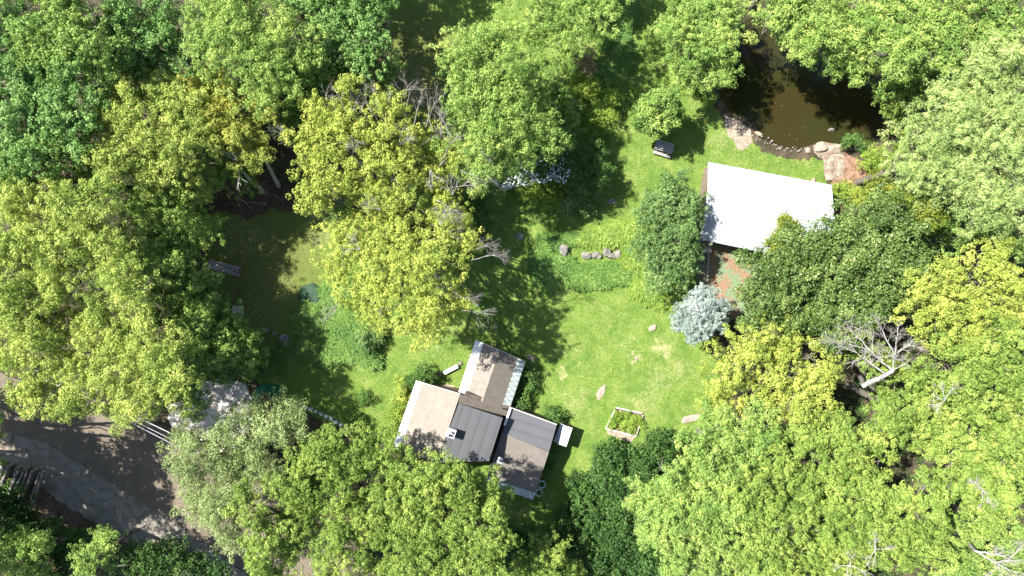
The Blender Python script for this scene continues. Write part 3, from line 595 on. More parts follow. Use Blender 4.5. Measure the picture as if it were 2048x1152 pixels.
straps('groundcover_bed', 'yellow green ground cover above and right of the grey boulders', [(1200,475,50,26),(1250,465,40,25),(1160,480,22,12),(1265,520,35,25),(1290,570,35,28),(1320,600,40,18),(1345,595,30,22),(1375,570,20,20)], M['strapY'], 17000, .42, hump=.45)
straps('fern_bank', 'shaded green ferns on the bank near the top edge', [(1230,60,35,60),(1245,110,25,45),(1215,150,28,30),(1255,20,25,30),(1240,200,14,25)], M['strapG'], 14000, .6)
straps('day_lily_bed', 'dark green day lily bank in the shade of the golden maple', [(630,640,50,32),(700,650,50,36),(640,700,55,34),(700,700,45,28),(680,590,45,30),(740,720,25,18)], M['strapG'], 19000, .6, hump=.5)
straps('meadow_plants', 'leafy green plants at the lawn edge by the pond maple', [(1390,175,30,14),(1420,195,14,14),(1345,120,12,30)], M['strapY'], 3500, .3)
straps('groundcover_bed', 'low weeds on the verge under the trees at the bottom left', [(60,1075,90,40),(180,1080,60,25),(-20,985,60,25),(330,1120,60,30)], M['strapG'], 9000, .35)

# leaf litter
M['litter'] = leafmat('dead_leaf', (.05,.035,.02), (.11,.07,.04), (.20,.13,.08), trans=.05)
n = 90000; P = np.stack([rng.uniform(-60,60,n), rng.uniform(-36,36,n)], 1); gl = G(510,385)
P = np.concatenate([P, np.stack([gl.x+rng.normal(0,2.6,9000), gl.y+rng.normal(0,1.5,9000)], 1)])
ROADS = GA([(-320,500),(345,850),(820,1190),(400,1150),(230,1075),(60,960),(-320,930)])
P = P[(~pip(P, LAWN)) & ((~pip(P, ROADS)) | (rng.random(len(P)) < .02)) & (polydist(P, POND) > .2) & (~pip(P, POND))]; P3 = np.concatenate([P, np.full((len(P),1), .035)], 1)
V, F, T = quads(P3, np.tile([0,0,1.], (len(P),1))+rng.normal(0,.3,(len(P),3)), .14, .09, rng.random(len(P)))
props(npmesh('leaf_litter', V, F, M['litter'], tint=T), 'brown fallen leaves lying on the woodland floor', 'fallen leaves', kind='stuff')
# undergrowth of the woods, added dark to stand for shade in canopy gaps
n = 10000; P = np.stack([rng.uniform(-58,58,n), rng.uniform(-34,34,n)], 1); gq = G(500,380)
P = P[(~pip(P, LAWN)) & (~pip(P, ROADS)) & (polydist(P, POND) > 1) & (~pip(P, POND)) & (np.hypot(P[:,0]-gq.x, (P[:,1]-gq.y)*1.5) > 4)]
HS = [GA(q) for q in ([(1395,315),(1680,365),(1670,540),(1530,600),(1400,640),(1370,640),(1390,560)], [(780,750),(1120,840),(1170,860),(1090,1010),(780,930)], [(1620,280),(1760,290),(1745,400),(1640,390)], [(-20,850),(140,900),(330,1060),(250,1110),(-20,1000)], [(320,740),(520,740),(520,930),(320,880)], [(590,790),(720,850),(700,880),(580,830)])]
for q in HS: P = P[~pip(P, q)]
hh = rng.uniform(.15,.8,len(P)); C3 = np.concatenate([P, hh[:,None]], 1)
P3 = (C3[:,None]+rng.normal(0,1,(len(P),24,3))*np.array([.32,.32,.12])).reshape(-1,3); P3[:,2] = np.maximum(P3[:,2], .05)
V, F, T = quads(P3, np.tile([0,0,1.],(len(P3),1))+rng.normal(0,.6,(len(P3),3)), .2, .13, np.clip(np.repeat(rng.normal(.45,.2,len(P)),24)+rng.normal(0,.15,len(P3)),0,1))
props(npmesh('undergrowth', V, F, S['under']['mat'], tint=T), 'dark green undergrowth added to stand for shade on the woodland floor', 'undergrowth', kind='stuff')
# floating specks on the pond
n = 130; P = np.stack([rng.uniform(POND[:,0].min(), POND[:,0].max(), n), rng.uniform(POND[:,1].min(), POND[:,1].max(), n)], 1); P = P[pip(P, POND) & (polydist(P, POND) > .5)]
V, F, T = quads(np.concatenate([P, np.full((len(P),1), -.285)],1), np.tile([0,0,1.],(len(P),1)), .09, .06, rng.random(len(P)))
M['floatleaf'] = leafmat('floating_leaf', (.12,.10,.03), (.24,.22,.08), (.40,.36,.2), trans=0)
props(npmesh('floating_leaves', V, F, M['floatleaf'], tint=T), 'tiny yellow leaves floating on the dark pond', 'leaves', kind='stuff')

# ---------------------------------------------------------------- rocks
def rock(name, label, px, py, sx, sy, sz, rz, mat, group=None, z=0.0, cat='rock', seed=None):
    bm = bmesh.new(); bmesh.ops.create_icosphere(bm, subdivisions=3, radius=1)
    r_ = np.random.default_rng(seed if seed is not None else int(px*7+py)); K = r_.normal(size=(5,3)); ph = r_.uniform(0,6.28,5)
    for v in bm.verts:
        p = np.array(v.co); f = 1+sum(.11*math.sin(float(K[i]@p)*1.5+ph[i]) for i in range(5))+r_.normal(0,.02)
        q = np.sign(p)*np.abs(p)**.8*f; v.co = (q[0]*sx, q[1]*sy, max(q[2],-.5)*sz)
    me = bpy.data.meshes.new(name); bm.to_mesh(me); bm.free()
    o = link(name, me, mat); g = G(px,py,z); o.location = (g.x, g.y, z+sz*.25); o.rotation_euler = (0,0,rz)
    return props(o, label, cat, group)
rock('lawn_rock','tan pointed rock in the lawn nearest the blue spruce',1305,656,.5,.28,.16,.3,M['palerock'],'rocks in the lawn')
rock('lawn_rock','small rock with bare ring in the middle of the open lawn',1273,717,.2,.2,.12,.3,M['palerock'],'rocks in the lawn')
rock('lawn_rock','pale leaf shaped flat rock above the garden bed',1202,785,.72,.26,.07,1.05,M['palerock'],'rocks in the lawn')
rock('lawn_rock','grey flat rock in the shaded lawn left of the day lilies',1040,471,.5,.38,.12,-.5,M['rock'],'rocks in the lawn')
rock('lawn_rock','grey rock at the lower tip of the flower border',1224,404,.5,.3,.2,.2,M['rock'],'rocks in the lawn')
rock('lawn_rock','small dark rock in the shade above the house ridge',990,656,.35,.22,.12,.8,M['rock'],'rocks in the lawn')
rock('lawn_rock','flat pinkish stone by the top right corner of the upper house wing',1063,716,.5,.3,.05,-.4,M['palerock'],'rocks in the lawn')
for (px,py,a,b_,c_,l) in [(1128,503,.45,.7,.45,'tall grey boulder at the left end of the boulder row'),(1172,512,.5,.35,.3,'low shaded boulder, second in the boulder row'),(1193,511,.45,.35,.3,'low boulder in the middle of the boulder row'),
   (1212,502,.42,.5,.45,'pale round boulder of the row, the highest one'),(1222,512,.4,.32,.3,'small pale boulder just under the highest boulder'),(1235,509,.45,.4,.35,'pale boulder near the right end of the boulder row'),(1246,516,.4,.25,.25,'last flat boulder at the right end of the boulder row')]:
    rock('boulder', l, px, py, a, b_, c_, 0, M['rock'], 'boulders in the planting bed', z=.15)
for (px,py,a,b_,l) in [(568,677,.55,.45,'flat tan stone in the broken wall above the dark shrub'),(574,689,.42,.3,'bluish stone below the flat tan stone of the broken wall'),(550,665,.3,.25,'small pale stone left of the flat tan stone of the broken wall'),(534,660,.25,.2,'whitish small stone further left in the broken wall'),
    (500,668,.3,.25,'grey stone at the left end of the broken wall'),(620,656,.3,.2,'grey stone between the two halves of the shaded day lily bank')]:
    rock('wall_stone', l, px, py, a, b_, .22, .3, M['rock'], 'stones of the broken wall')
rock('pond_rock','small pale rock standing in the pond',1661,259,.32,.22,.22,.2,M['rock'],None,z=-.35)
rock('shore_rock','pale angular rock at the waterline right of the worn bank',1516,267,.5,.25,.16,-.5,M['palerock'],'rocks on the pond shore',z=-.1)
rock('shore_rock','small pale rock at the waterline left of the rock ledge',1616,302,.3,.3,.2,.2,M['palerock'],'rocks on the pond shore',z=-.05)
rock('shore_rock','large pale tan boulder at the water end of the rock ledge',1640,294,.7,.5,.3,.2,M['palerock'],'rocks on the pond shore')
rock('shore_rock','brown boulder right of the tan boulder on the ledge',1672,300,.7,.55,.25,.1,M['ledge'],'rocks on the pond shore')
rock('lawn_rock','small white stone against the top edge of the barn roof',1627,360,.22,.25,.2,.1,M['palerock'],'rocks in the lawn')
rock('roadside_rock','large pale rock at the left edge beside the road shoulder',6,898,1.0,.55,.35,.1,M['palerock'],'rocks by the road')
rock('roadside_rock','pale rock at the left edge just above the large roadside rock',12,876,.8,.4,.25,-.2,M['palerock'],'rocks by the road')
rock('roadside_rock','small tan rock near the bottom edge under the road',300,1120,.35,.3,.2,.1,M['palerock'],'rocks by the road')
k = 0
for i in range(46):
    t = i/45; px = 1505+t*110; py = 272+28*math.sin(min(1,t*1.25)*1.45)+rng.uniform(-4,6)+t*2
    py += rng.uniform(-7,4); s_ = rng.uniform(.03,.13); rock('shore_pebble','small brown pebble on the curved pond shore below the barn lawn',px,py,s_,s_*.8,s_*.6,rng.uniform(0,3),M['ledge'] if rng.random()<.5 else M['rock'],'pebbles on the pond shore',z=-.06,cat='pebble',seed=i)
# stone slab bench right of the bed
rock('stone_slab','long pale stone slab at the wood edge right of the garden bed',1380,838,1.1,.36,.12,.22,M['palerock'],None)

# edging stones
ordn = ['first','second','third','fourth','fifth','sixth','seventh','eighth','ninth','tenth','eleventh','twelfth','thirteenth','fourteenth']
for i in range(11):
    t = i/10; px = 592+t*100; py = 808+t*48+5*math.sin(t*3.14)*-1; g = G(px,py)
    b_ = MB(); b_.box((0,0,.06), (.46*rng.uniform(.85,1.1), .34, .12)); o = b_.build('edging_stone', M['flagstone'])
    bv = o.modifiers.new('bevel','BEVEL'); bv.width = .03; bv.segments = 2
    o.location = g; o.rotation_euler = (0,0,-.45+rng.normal(0,.12)); props(o, f'pale edging stone in the curved row, {ordn[i]} from the left', 'stone', 'edging stones along the lawn')

# ---------------------------------------------------------------- roofing materials
def shingle(name, ang, c1, c2, sc=.16, line=.6):
    m, nt, b = newmat(name); tc = nt.nodes.new('ShaderNodeTexCoord').outputs['Object']
    mp = nt.nodes.new('ShaderNodeMapping'); mp.inputs['Rotation'].default_value = (0,0,-ang); nt.links.new(tc, mp.inputs[0])
    br = nt.nodes.new('ShaderNodeTexBrick'); nt.links.new(mp.outputs[0], br.inputs[0]); br.inputs['Scale'].default_value = 1
    br.inputs['Brick Width'].default_value = .33; br.inputs['Row Height'].default_value = sc; br.inputs['Mortar Size'].default_value = .014; br.inputs['Bias'].default_value = 0
    br.inputs['Color1'].default_value = (*c1,1); br.inputs['Color2'].default_value = (*c2,1); br.inputs['Mortar'].default_value = (*[x*line for x in c1],1)
    f = noise(nt, 1.2, 8, .7); r = ramp(nt, [(.3,(.82,.82,.82)),(.7,(1.12,1.12,1.12))]); nt.links.new(f, r.inputs[0])
    nt.links.new(mix(nt, 1.0, br.outputs[0], r.outputs[0], 'MULTIPLY'), b.inputs['Base Color']); b.inputs['Roughness'].default_value = .95; b.inputs['Specular IOR Level'].default_value = .1
    bump(nt, b, br.outputs['Fac'], -.6, .03); return m
def ribbed(name, ang, c1, c2, pitch=.3, rough=.45):
    m, nt, b = newmat(name); tc = nt.nodes.new('ShaderNodeTexCoord').outputs['Object']
    mp = nt.nodes.new('ShaderNodeMapping'); mp.inputs['Rotation'].default_value = (0,0,-ang); nt.links.new(tc, mp.inputs[0])
    wv = nt.nodes.new('ShaderNodeTexWave'); wv.inputs['Scale'].default_value = .314/pitch; wv.inputs['Distortion'].default_value = .25; wv.inputs['Detail'].default_value = 2
    nt.links.new(mp.outputs[0], wv.inputs[0]); f = noise(nt, .8, 8, .7)
    c = mix(nt, f, c1, c2); r = ramp(nt, [(.0,(.80,.80,.80)),(.3,(1,1,1))]); nt.links.new(wv.outputs['Fac'], r.inputs[0])
    nt.links.new(mix(nt, 1.0, c, r.outputs[0], 'MULTIPLY'), b.inputs['Base Color']); b.inputs['Roughness'].default_value = rough
    bump(nt, b, wv.outputs['Fac'], .15, .03); return m
ANG = math.atan2(102, 33.5)      # house axis (ridge direction) in world space
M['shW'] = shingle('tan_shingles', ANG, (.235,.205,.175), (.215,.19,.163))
M['shE'] = shingle('tan_shingles_east', ANG, (.19,.165,.135), (.165,.143,.118), .21, .6)  # darker tan than the west slope, with wider courses
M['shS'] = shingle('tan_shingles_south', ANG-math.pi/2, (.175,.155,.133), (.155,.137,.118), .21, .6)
M['membrane'] = ribbed('grey_membrane', ANG-math.pi/2, (.062,.063,.067), (.09,.091,.096), 1.0, .7)
M['membrane2'] = ribbed('grey_membrane_low', ANG, (.062,.064,.07), (.085,.087,.093), 1.0, .7)
M['eave'] = noisy('white_eave_metal', (.66,.67,.68), (.76,.77,.78), .8, bs=.05, rough=.4)
M['eavegreen'] = noisy('pale_green_eave_metal', (.24,.29,.27), (.36,.41,.38), 1.1, bs=.1, rough=.5)
M['siding'] = noisy('brown_siding', (.14,.105,.08), (.22,.17,.135), 1.5)

# ---------------------------------------------------------------- the house
def wallprism(mb, pts, inset=.3, drop=.14):
    c = sum((Vector(p) for p in pts), Vector())/len(pts); out = []
    for p in pts:
        p = Vector(p); d = Vector((p.x-c.x, p.y-c.y, 0)); L = d.length; d = d*(max(L-inset*1.3,.1)/L); out.append((c.x+d.x, c.y+d.y, p.z-drop))
    mb.prism(out, [(p[0],p[1],-.1) for p in out])
def lerp(a, b, t): return Vector(a)*(1-t)+Vector(b)*t
def up(p, d): return Vector((p[0],p[1],p[2]+d))
hb = G(960, 860); house = empty('house', hb, 'L shaped house with tan shingle and grey flat roofs among the trees', 'house')
A1, A2 = G(951,680.5,2.9), G(917.5,783.5,2.9); R1, R2 = G(999,700,4.35), G(964.5,803.5,4.35); E1, E2 = G(1050.5,723,2.75), G(1013.5,833,2.75)
K1 = G(920.5,788,5.75)            # top of the main ridge
K2 = G(874,921,5.75)
W1, W2 = G(832.5,761.5,2.8), G(784,900,2.8)
N1 = G(918,805.5,5.72)
mb = MB(); mb.slab([A1,A2,R2,R1]); mb.build('west_roof', M['shW'], house)
mb = MB(); mb.slab([R1,R2,up(lerp(R2,K1,1),-.0),G(917.6,806,5.55),E2,E1]); 
# the east slope is one plane: fit z so that it stays planar
def onplane(px, py):
    # plane through E1,E2,R1
    n = (E2-E1).cross(R1-E1).normalized(); o = Vector((0,0,H)); t = G(px,py,0); d = (t-o); k = (E1-o).dot(n)/d.dot(n); return o+d*k
Q = [onplane(*p) for p in [(999,700),(964.5,803.5),(920.5,788),(917,806),(1013.5,833),(1050.5,723)]]
R1, R2, K1, Kb, E2, E1 = Q[0], Q[1], Q[2], Q[3], Q[4], Q[5]
mb = MB(); mb.slab([R1,R2,Kb,E2,E1]); mb.slab([up(R2,-.003),up(K1,-.003),up(Kb,-.003)]); mb.build('east_roof', M['shE'], house)
zK = K1.z; print('main ridge z', zK)
K2 = G(874,925,zK)
mb = MB(); mb.slab([W1,W2,K2,K1]); mb.build('main_west_roof', M['shW'], house)
D = [G(917.5,806.5,zK+.05),G(1005.5,836,zK-.55),G(978,922,zK-.55),G(874,925,zK+.05)]
mb = MB(); mb.slab([D[0],D[3],D[2],D[1]], .2); mb.build('flat_roof', M['membrane'], house)
mb = MB(); mb.slab([G(1020.5,815,3.1),G(1004,865,3.65),G(1097.5,905,3.65),G(1113.5,849,3.1)]); mb.build('low_flat_roof', M['membrane2'], house)
S1, S2, S3, S4 = G(1004,865,3.652),G(975,955,2.5),G(1071,986,2.5),G(1097.5,905,3.652)
S1b = lerp(S1,S4,0); mb = MB(); mb.slab([S1,S2,S3,S4]); mb.build('south_roof', M['shS'], house)
S5, S6 = G(971,967,2.3), G(1066.5,1000,2.3)
mb = MB(); mb.slab([S2,S5,S6,S3], .06); eo = mb.build('eave_panel', M['eavegreen'], house)
mb = MB()
for i in range(7):
    a = lerp(S2,S3,i/7); b_ = lerp(S5,S6,(i+.9)/7); mb.bar(up(a,.02), up(b_,.02), .05, .04)
mb.build('panel_seam', M['eave'], eo)
eo2 = None
mb = MB(); mb.slab([up(A1,.04),up(A2,.04),up(lerp(A2,R2,.33),.04),up(lerp(A1,R1,.33),.04)], .03); mb.build('white_eave', M['eave'], house)
mb = MB(); mb.slab([up(W1,.04),up(W2,.04),up(lerp(W2,K2,.15),.04),up(lerp(W1,K1,.15),.04)], .03); mb.build('white_eave', M['eave'], house)
F1 = lerp(R1,E1,.72); F2 = lerp(lerp(R2,E2,.0),E2,.66); e2s = lerp(E1,E2,.82); F2 = lerp(F1, lerp(R1,E1,.72)+(E2-E1), .82)
mb = MB(); mb.slab([up(F1,.04),up(F2,.04),up(e2s,.04),up(E1,.04)], .03); eo = mb.build('eave_panel', M['eavegreen'], house)
mb = MB(); nz = 9
for i in range(nz):
    a = lerp(F1,F2,i/nz); c_ = lerp(F1,F2,(i+1)/nz); m_ = lerp(E1,e2s,(i+.5)/nz); mb.bar(up(a,.06),up(m_,.06),.05,.05); mb.bar(up(m_,.062),up(c_,.062),.05,.05)
mb.build('panel_seam', M['eave'], eo)
# walls
mb = MB(); wallprism(mb, [A1,A2,R2,R1], .3); wallprism(mb, [R1,R2,K1,Kb,E2,E1], .35, .2); mb.build('wall', M['siding'], house)
mb = MB(); wallprism(mb, [W1,W2,K2,K1], .35, .2); mb.build('wall', M['siding'], house)
mb = MB(); wallprism(mb, [D[0],D[3],D[2],D[1]], .08, .18); mb.build('wall', M['darkwood'], house)
mb = MB(); wallprism(mb, [G(1020.5,815,3.1),G(1004,865,3.65),G(1097.5,905,3.65),G(1113.5,849,3.1)], .25, .18); wallprism(mb, [S1,S2,S3,S4], .3, .2); mb.build('wall', M['siding'], house)
mb = MB(); mb.prism([up(x,-.003) for x in (G(1003,838,2.2),G(975,955,2.2),G(1000,940,2.2),G(1022,830,2.2))],[up(x,-2.2) for x in (G(1003,838,2.2),G(975,955,2.2),G(1000,940,2.2),G(1022,830,2.2))]); mb.build('connecting_roof', M['darkwood'], house)
# fascia boards
mb = MB()
for a, b_ in ((A1,A2),(A1,R1),(W1,W2),(W1,K1),(E1,R1),(E1,E2)): mb.bar(up(a,-.08), up(b_,-.08), .05, .2)
mb.build('fascia', M['whitewood'], house)
mb = MB(); mb.bar(G(1021,816,3.35), G(1009,851,3.75), .22, .14); mb.build('flashing', M['white'], house)
mb = MB(); mb.bar(G(1021,815,3.16), G(1113.5,849,3.16), .12, .1); mb.build('parapet', M['brick'], house)
for (px,py) in ((1006.5,817),(1011.5,817.5)):
    g = onplane(px,py); mb = MB(); mb.tube(up(g,-.1), up(g,.35), .07, .07, 10); mb.build('vent_pipe', M['dark'], house)
# chimneys
def chimney(px, py, z0, z1, w_, ang):
    g = G(px,py,z1); mb = MB(); mb.box((g.x,g.y,(z0+z1)/2-.2), (w_,w_,z1-z0+.4), ang); co = mb.build('chimney', M['brick'], house)
    mb = MB(); mb.box((g.x,g.y,z1+.08), (w_*1.25,w_*1.25,.14), ang); mb.build('cap', M['steel'], co)
    mb = MB(); mb.box((g.x-.06,g.y+.04,z1+.2), (w_*.85,w_*.85,.1), ang); mb.build('crown_slab', M['white'], co)
    mb = MB(); mb.tube((g.x-.1,g.y-.16,z1+.2),(g.x-.1,g.y-.16,z1+.5), .13, .13, 14); mb.build('flue', M['dark'], co)
    mb = MB(); mb.tube((g.x-.02,g.y+.15,z1+.2),(g.x-.02,g.y+.15,z1+.6), .14, .12, 14); mb.build('flue', M['steel'], co)
chimney(902,866,zK-.6,zK+.9,.74,ANG-.0)
g = G(1000,920,3.9); mb = MB(); mb.box((g.x,g.y,3.3),(.4,.4,1.4),ANG); co = mb.build('chimney', M['brick'], house)
mb = MB(); mb.box((g.x,g.y,4.05),(.62,.52,.08),ANG); mb.build('cap', M['steel'], co); mb = MB(); mb.tube((g.x,g.y,4.08),(g.x,g.y,4.4),.11,.11,12); mb.build('flue', M['steel'], co)
# windows on the walls that face the camera
def pane(a, b_, z0, z1, par, out):
    a = Vector(a); b_ = Vector(b_); d = (b_-a).normalized(); nrm = Vector((d.y,-d.x,0))*out
    mb = MB(); mb.bar(Vector((a.x,a.y,(z0+z1)/2))+nrm*.02, Vector((b_.x,b_.y,(z0+z1)/2))+nrm*.02, .06, z1-z0); f_ = mb.build('window', M['white'], par)
    a2 = lerp(a,b_,.08); b2 = lerp(a,b_,.92); mb = MB(); mb.bar(Vector((a2.x,a2.y,(z0+z1)/2))+nrm*.045, Vector((b2.x,b2.y,(z0+z1)/2))+nrm*.045, .06, (z1-z0)*.84); mb.build('pane', M['dark'], f_)

# ---------------------------------------------------------------- the barn
barn = empty('barn', G(1530,420), 'barn with a long white ribbed metal roof beside the pond lawn', 'barn')
BA = math.atan2(-(369.5-324), (1663-1417))
M['barnroof'] = ribbed('white_metal_roof', BA, (.32,.34,.36), (.39,.41,.43), .42, .5)
b1,b2,b3,b4 = G(1417,324,3.2),G(1415.5,383,4.5),G(1669,437,4.5),G(1663.5,370,3.2); b5,b6 = G(1401,479,3.0),G(1652,531,3.0)
mb = MB(); mb.slab([b1,b2,b3,b4],.08); mb.build('roof', M['barnroof'], barn)
mb = MB(); mb.slab([b2,b5,b6,b3],.08); mb.build('roof', M['barnroof'], barn)
mb = MB()
for k in range(1,46):
    t = k/46; mb.bar(up(lerp(b1,b4,t),.012), up(lerp(b2,b3,t),.012), .035, .035); mb.bar(up(lerp(b2,b3,t),.013), up(lerp(b5,b6,t),.013), .035, .035)
mb.build('roof_seam', M['barnroof'], barn)
mb = MB(); mb.bar(up(b2,.07), up(b3,.07), .28, .05); mb.build('ridge_cap', M['eave'], barn)
mb = MB()
for t in (.35,.46,.57,.70): q = lerp(b2,b3,t); mb.box((q.x,q.y,q.z+.1),(.12,.12,.1),BA)
mb.build('ridge_bolt', noisy('rust', (.25,.09,.05),(.35,.16,.1),4), barn)
w1,w2 = G(1409,330,0),G(1409,330,0)
def wl(p, t=.12): return p
mb = MB()
i1,i4 = lerp(b1,b4,.02),lerp(b1,b4,.98); i2,i3 = lerp(b2,b3,.02),lerp(b2,b3,.98); i5,i6 = lerp(b5,b6,.02),lerp(b5,b6,.98)
def inn(p, t): c_ = Vector((b1+b6)/2); return Vector((p.x+(c_.x-p.x)*t, p.y+(c_.y-p.y)*t, p.z-.15))
j1,j4,j2,j3 = inn(i1,.03),inn(i4,.03),inn(i2,.0),inn(i3,.0); j5 = inn(lerp(i2,i5,.72),0); j6 = inn(lerp(i3,i6,.72),0)
fl = lambda p: (p.x,p.y,-.1)
mb.prism([j1,j2,j3,j4],[fl(p) for p in (j1,j2,j3,j4)]); mb.prism([up(j2,-.004),j5,j6,up(j3,-.004)],[fl(p) for p in (j2,j5,j6,j3)])
mb.build('wall', M['siding'], barn)
mb = MB(); mb.bar(up(b1,-.1),up(b2,-.1),.06,.2); mb.bar(up(b2,-.1),up(b5,-.1),.06,.2); mb.build('fascia', M['weathered'], barn)
for t in (.04,.28,.52,.78):
    q = lerp(b5,b6,t); mb = MB(); mb.bar((q.x,q.y+.15,q.z-.08),(q.x,q.y+.15,0),.12,.12); mb.build('post', M['weathered'], barn)
for t0,t1 in ((.02,.14),(.36,.48)):
    q0,q1 = lerp(b5,b6,t0),lerp(b5,b6,t1); o_ = Vector((-.1,-.9,0)); mb = MB()
    for k in range(3): mb.bar((q0.x+o_.x, q0.y+o_.y+k*.16, .95),(q1.x+o_.x, q1.y+o_.y+k*.16, .95),.1,.05)
    mb.bar((q0.x+o_.x+.2,q0.y+o_.y+.1,.92),(q0.x+o_.x+.2,q0.y+o_.y+.1,0),.08,.08); mb.bar((q1.x+o_.x-.2,q1.y+o_.y+.1,.92),(q1.x+o_.x-.2,q1.y+o_.y+.1,0),.08,.08)
    ob = mb.build('porch_bench', M['whitewood']); props(ob, 'pale wooden bench under the left end of the barn eave' if t0 < .1 else 'pale wooden bench under the middle of the barn eave', 'bench', 'benches on the barn porch')
m, nt_, b = newmat('green_court'); f = noise(nt_, .8, 6, .7); r = ramp(nt_, [(.46,(.16,.22,.13)),(.54,(.26,.15,.10))]); nt_.links.new(f, r.inputs[0])
f2 = noise(nt_, 9, 5, .8); r2 = ramp(nt_, [(.35,(.6,.6,.6)),(.65,(1.25,1.2,1.15))]); nt_.links.new(f2, r2.inputs[0]); nt_.links.new(mix(nt_,1.0,r.outputs[0],r2.outputs[0],'MULTIPLY'), b.inputs['Base Color'])
sheet('patio', [(1420,484),(1560,515),(1540,640),(1395,640)], .026, m)
sheet('path', [(1400,480),(1419,484),(1416,540),(1400,640),(1375,640),(1392,560)], .022, M['gravel'])
mb = MB(); mb.bar(G(1419,486,.06), G(1411,640,.06), .1, .1); props(mb.build('kerb_strip', M['whitewood']), 'thin pale edging strip on the left side of the green patio', 'edging')
# ---------------------------------------------------------------- white canopy shed
cn = empty('lean_to_shed', G(1127,874), 'small white roofed lean-to at the right wall of the house', 'shed')
c1,c2,c3,c4 = G(1122,848,2.2),G(1145,856,2.1),G(1132.5,893.5,2.1),G(1107,884,2.2)
m1, m2 = lerp(c1,c2,.42),lerp(c4,c3,.42)
up_ = .22
mb = MB(); mb.slab([up(c1,-.35),up(c4,-.35),up(m2,.12),up(m1,.12)],.04); mb.build('roof', M['barnroof'], cn)
mb = MB(); mb.slab([up(m1,.12),up(m2,.12),up(c3,0),up(c2,0)],.04); mb.build('roof', M['white'], cn)
mb = MB(); wallprism(mb, [up(c1,-.4),up(c4,-.4),up(m2,0),up(m1,0)], .12, .1); wallprism(mb, [m1,m2,c3,c2], .1, .1); mb.build('wall', M['siding'], cn)
# ---------------------------------------------------------------- planters
for i,(px,py,l) in enumerate([(1083.5,968.5,'upper of two round white planters beside the house corner'),(1078,985,'lower of two round white planters beside the house corner')]):
    p = empty('planter', G(px,py), l, 'planter', 'white planters at the house corner')
    g = G(px,py,.45); me_v = []; me_f = []; prof = [(.34,0),(.42,.5),(.43,.55),(.26,.55),(.25,.46),(0,.46)]; n_ = 28
    for (r_,z_) in prof:
        for k in range(n_): me_v.append((g.x+r_*math.cos(2*math.pi*k/n_), g.y+r_*math.sin(2*math.pi*k/n_), z_))
    for a in range(len(prof)-1):
        for k in range(n_): me_f.append([a*n_+k, a*n_+(k+1)%n_, (a+1)*n_+(k+1)%n_, (a+1)*n_+k])
    polymesh('pot', me_v, me_f[:4*n_], M['white'], p)
    polymesh('soil', [(g.x+.25*math.cos(2*math.pi*k/n_), g.y+.25*math.sin(2*math.pi*k/n_), .47) for k in range(n_)], [list(range(n_))], M['patch'], p)
    V,F,T = crown_np([(g.x,g.y,.52,.2,.14)], S['shrub'], 3, .35); npmesh('plant', V, F, S['shrub']['mat'], p, tint=T)
# ---------------------------------------------------------------- picnic table
pt = empty('picnic_table', G(1329,297), 'weathered grey wooden picnic table under the small round tree', 'picnic table')
pa = -.30; pc = G(1328,296,.7); cs_, sn_ = math.cos(pa), math.sin(pa)
def L2(x,y,z): return (pc.x+x*cs_-y*sn_, pc.y+x*sn_+y*cs_, z)
mb = MB()
for k in range(5): mb.box(L2(0,-.32+k*.16,.75), (2.0,.145,.045), pa)
mb.build('tabletop', M['weathered'], pt)
for s_ in (-1,1):
    mb = MB(); mb.box(L2(0,s_*.66-.075,.45),(2.0,.14,.045),pa); mb.box(L2(0,s_*.66+.08,.45),(2.0,.14,.045),pa); mb.build('bench_seat', M['weathered'], pt)
for s_ in (-1,1):
    mb = MB(); mb.bar(L2(s_*.7,-.72,.40),L2(s_*.7,.72,.40),.05,.1); mb.bar(L2(s_*.7,-.36,.69),L2(s_*.7,.36,.69),.05,.09); mb.build('cross_brace', M['weathered'], pt)
    for t_ in (-1,1):
        mb = MB(); mb.bar(L2(s_*.65,t_*.25,.70),L2(s_*.65,t_*.62,0),.05,.1); mb.build('leg', M['weathered'], pt)
# ring on the grass
bm = bmesh.new(); me = bpy.data.meshes.new('metal_ring'); n_ = 24; V_ = []; F_ = []
for k in range(n_):
    a = 2*math.pi*k/n_
    for j in range(6):
        b_ = 2*math.pi*j/6; V_.append(((.2+.025*math.cos(b_))*math.cos(a), (.2+.025*math.cos(b_))*math.sin(a), .04+.025*math.sin(b_)))
for k in range(n_):
    for j in range(6): F_.append([k*6+j, ((k+1)%n_)*6+j, ((k+1)%n_)*6+(j+1)%6, k*6+(j+1)%6])
o = polymesh('cover_ring', V_, F_, M['brownwood']); o.location = G(1413,291); props(o, 'small round brown ring lying in the shadow of the small round tree', 'ring')
bm.free()
# stone bench by the house
bn = empty('garden_bench', G(901,739), 'narrow white bench on the grass left of the upper house wing', 'bench')
a_, b2_ = Vector(G(887.5,746,.45)), Vector(G(915,732,.45)); mb = MB(); mb.bar(a_, b2_, .42, .06); mb.build('seat', M['white'], bn)
for t in (.12,.88):
    q = lerp(a_,b2_,t); mb = MB(); mb.box((q.x,q.y,.21),(.12,.34,.42),.45); mb.build('leg', M['rock'], bn)
for (px,py,l) in ((879,747,'grey bucket shaped stone at the left end of the narrow white bench'),(921,727,'grey stone at the right end of the narrow white bench')):
    rock('bench_stone', l, px, py, .26,.24,.22,0, M['rock'], 'stones beside the white bench')
sheet('stone_path', [(868,773),(905,786),(914,782),(908,772),(893,768),(880,770)], .03, M['palerock'], .05)
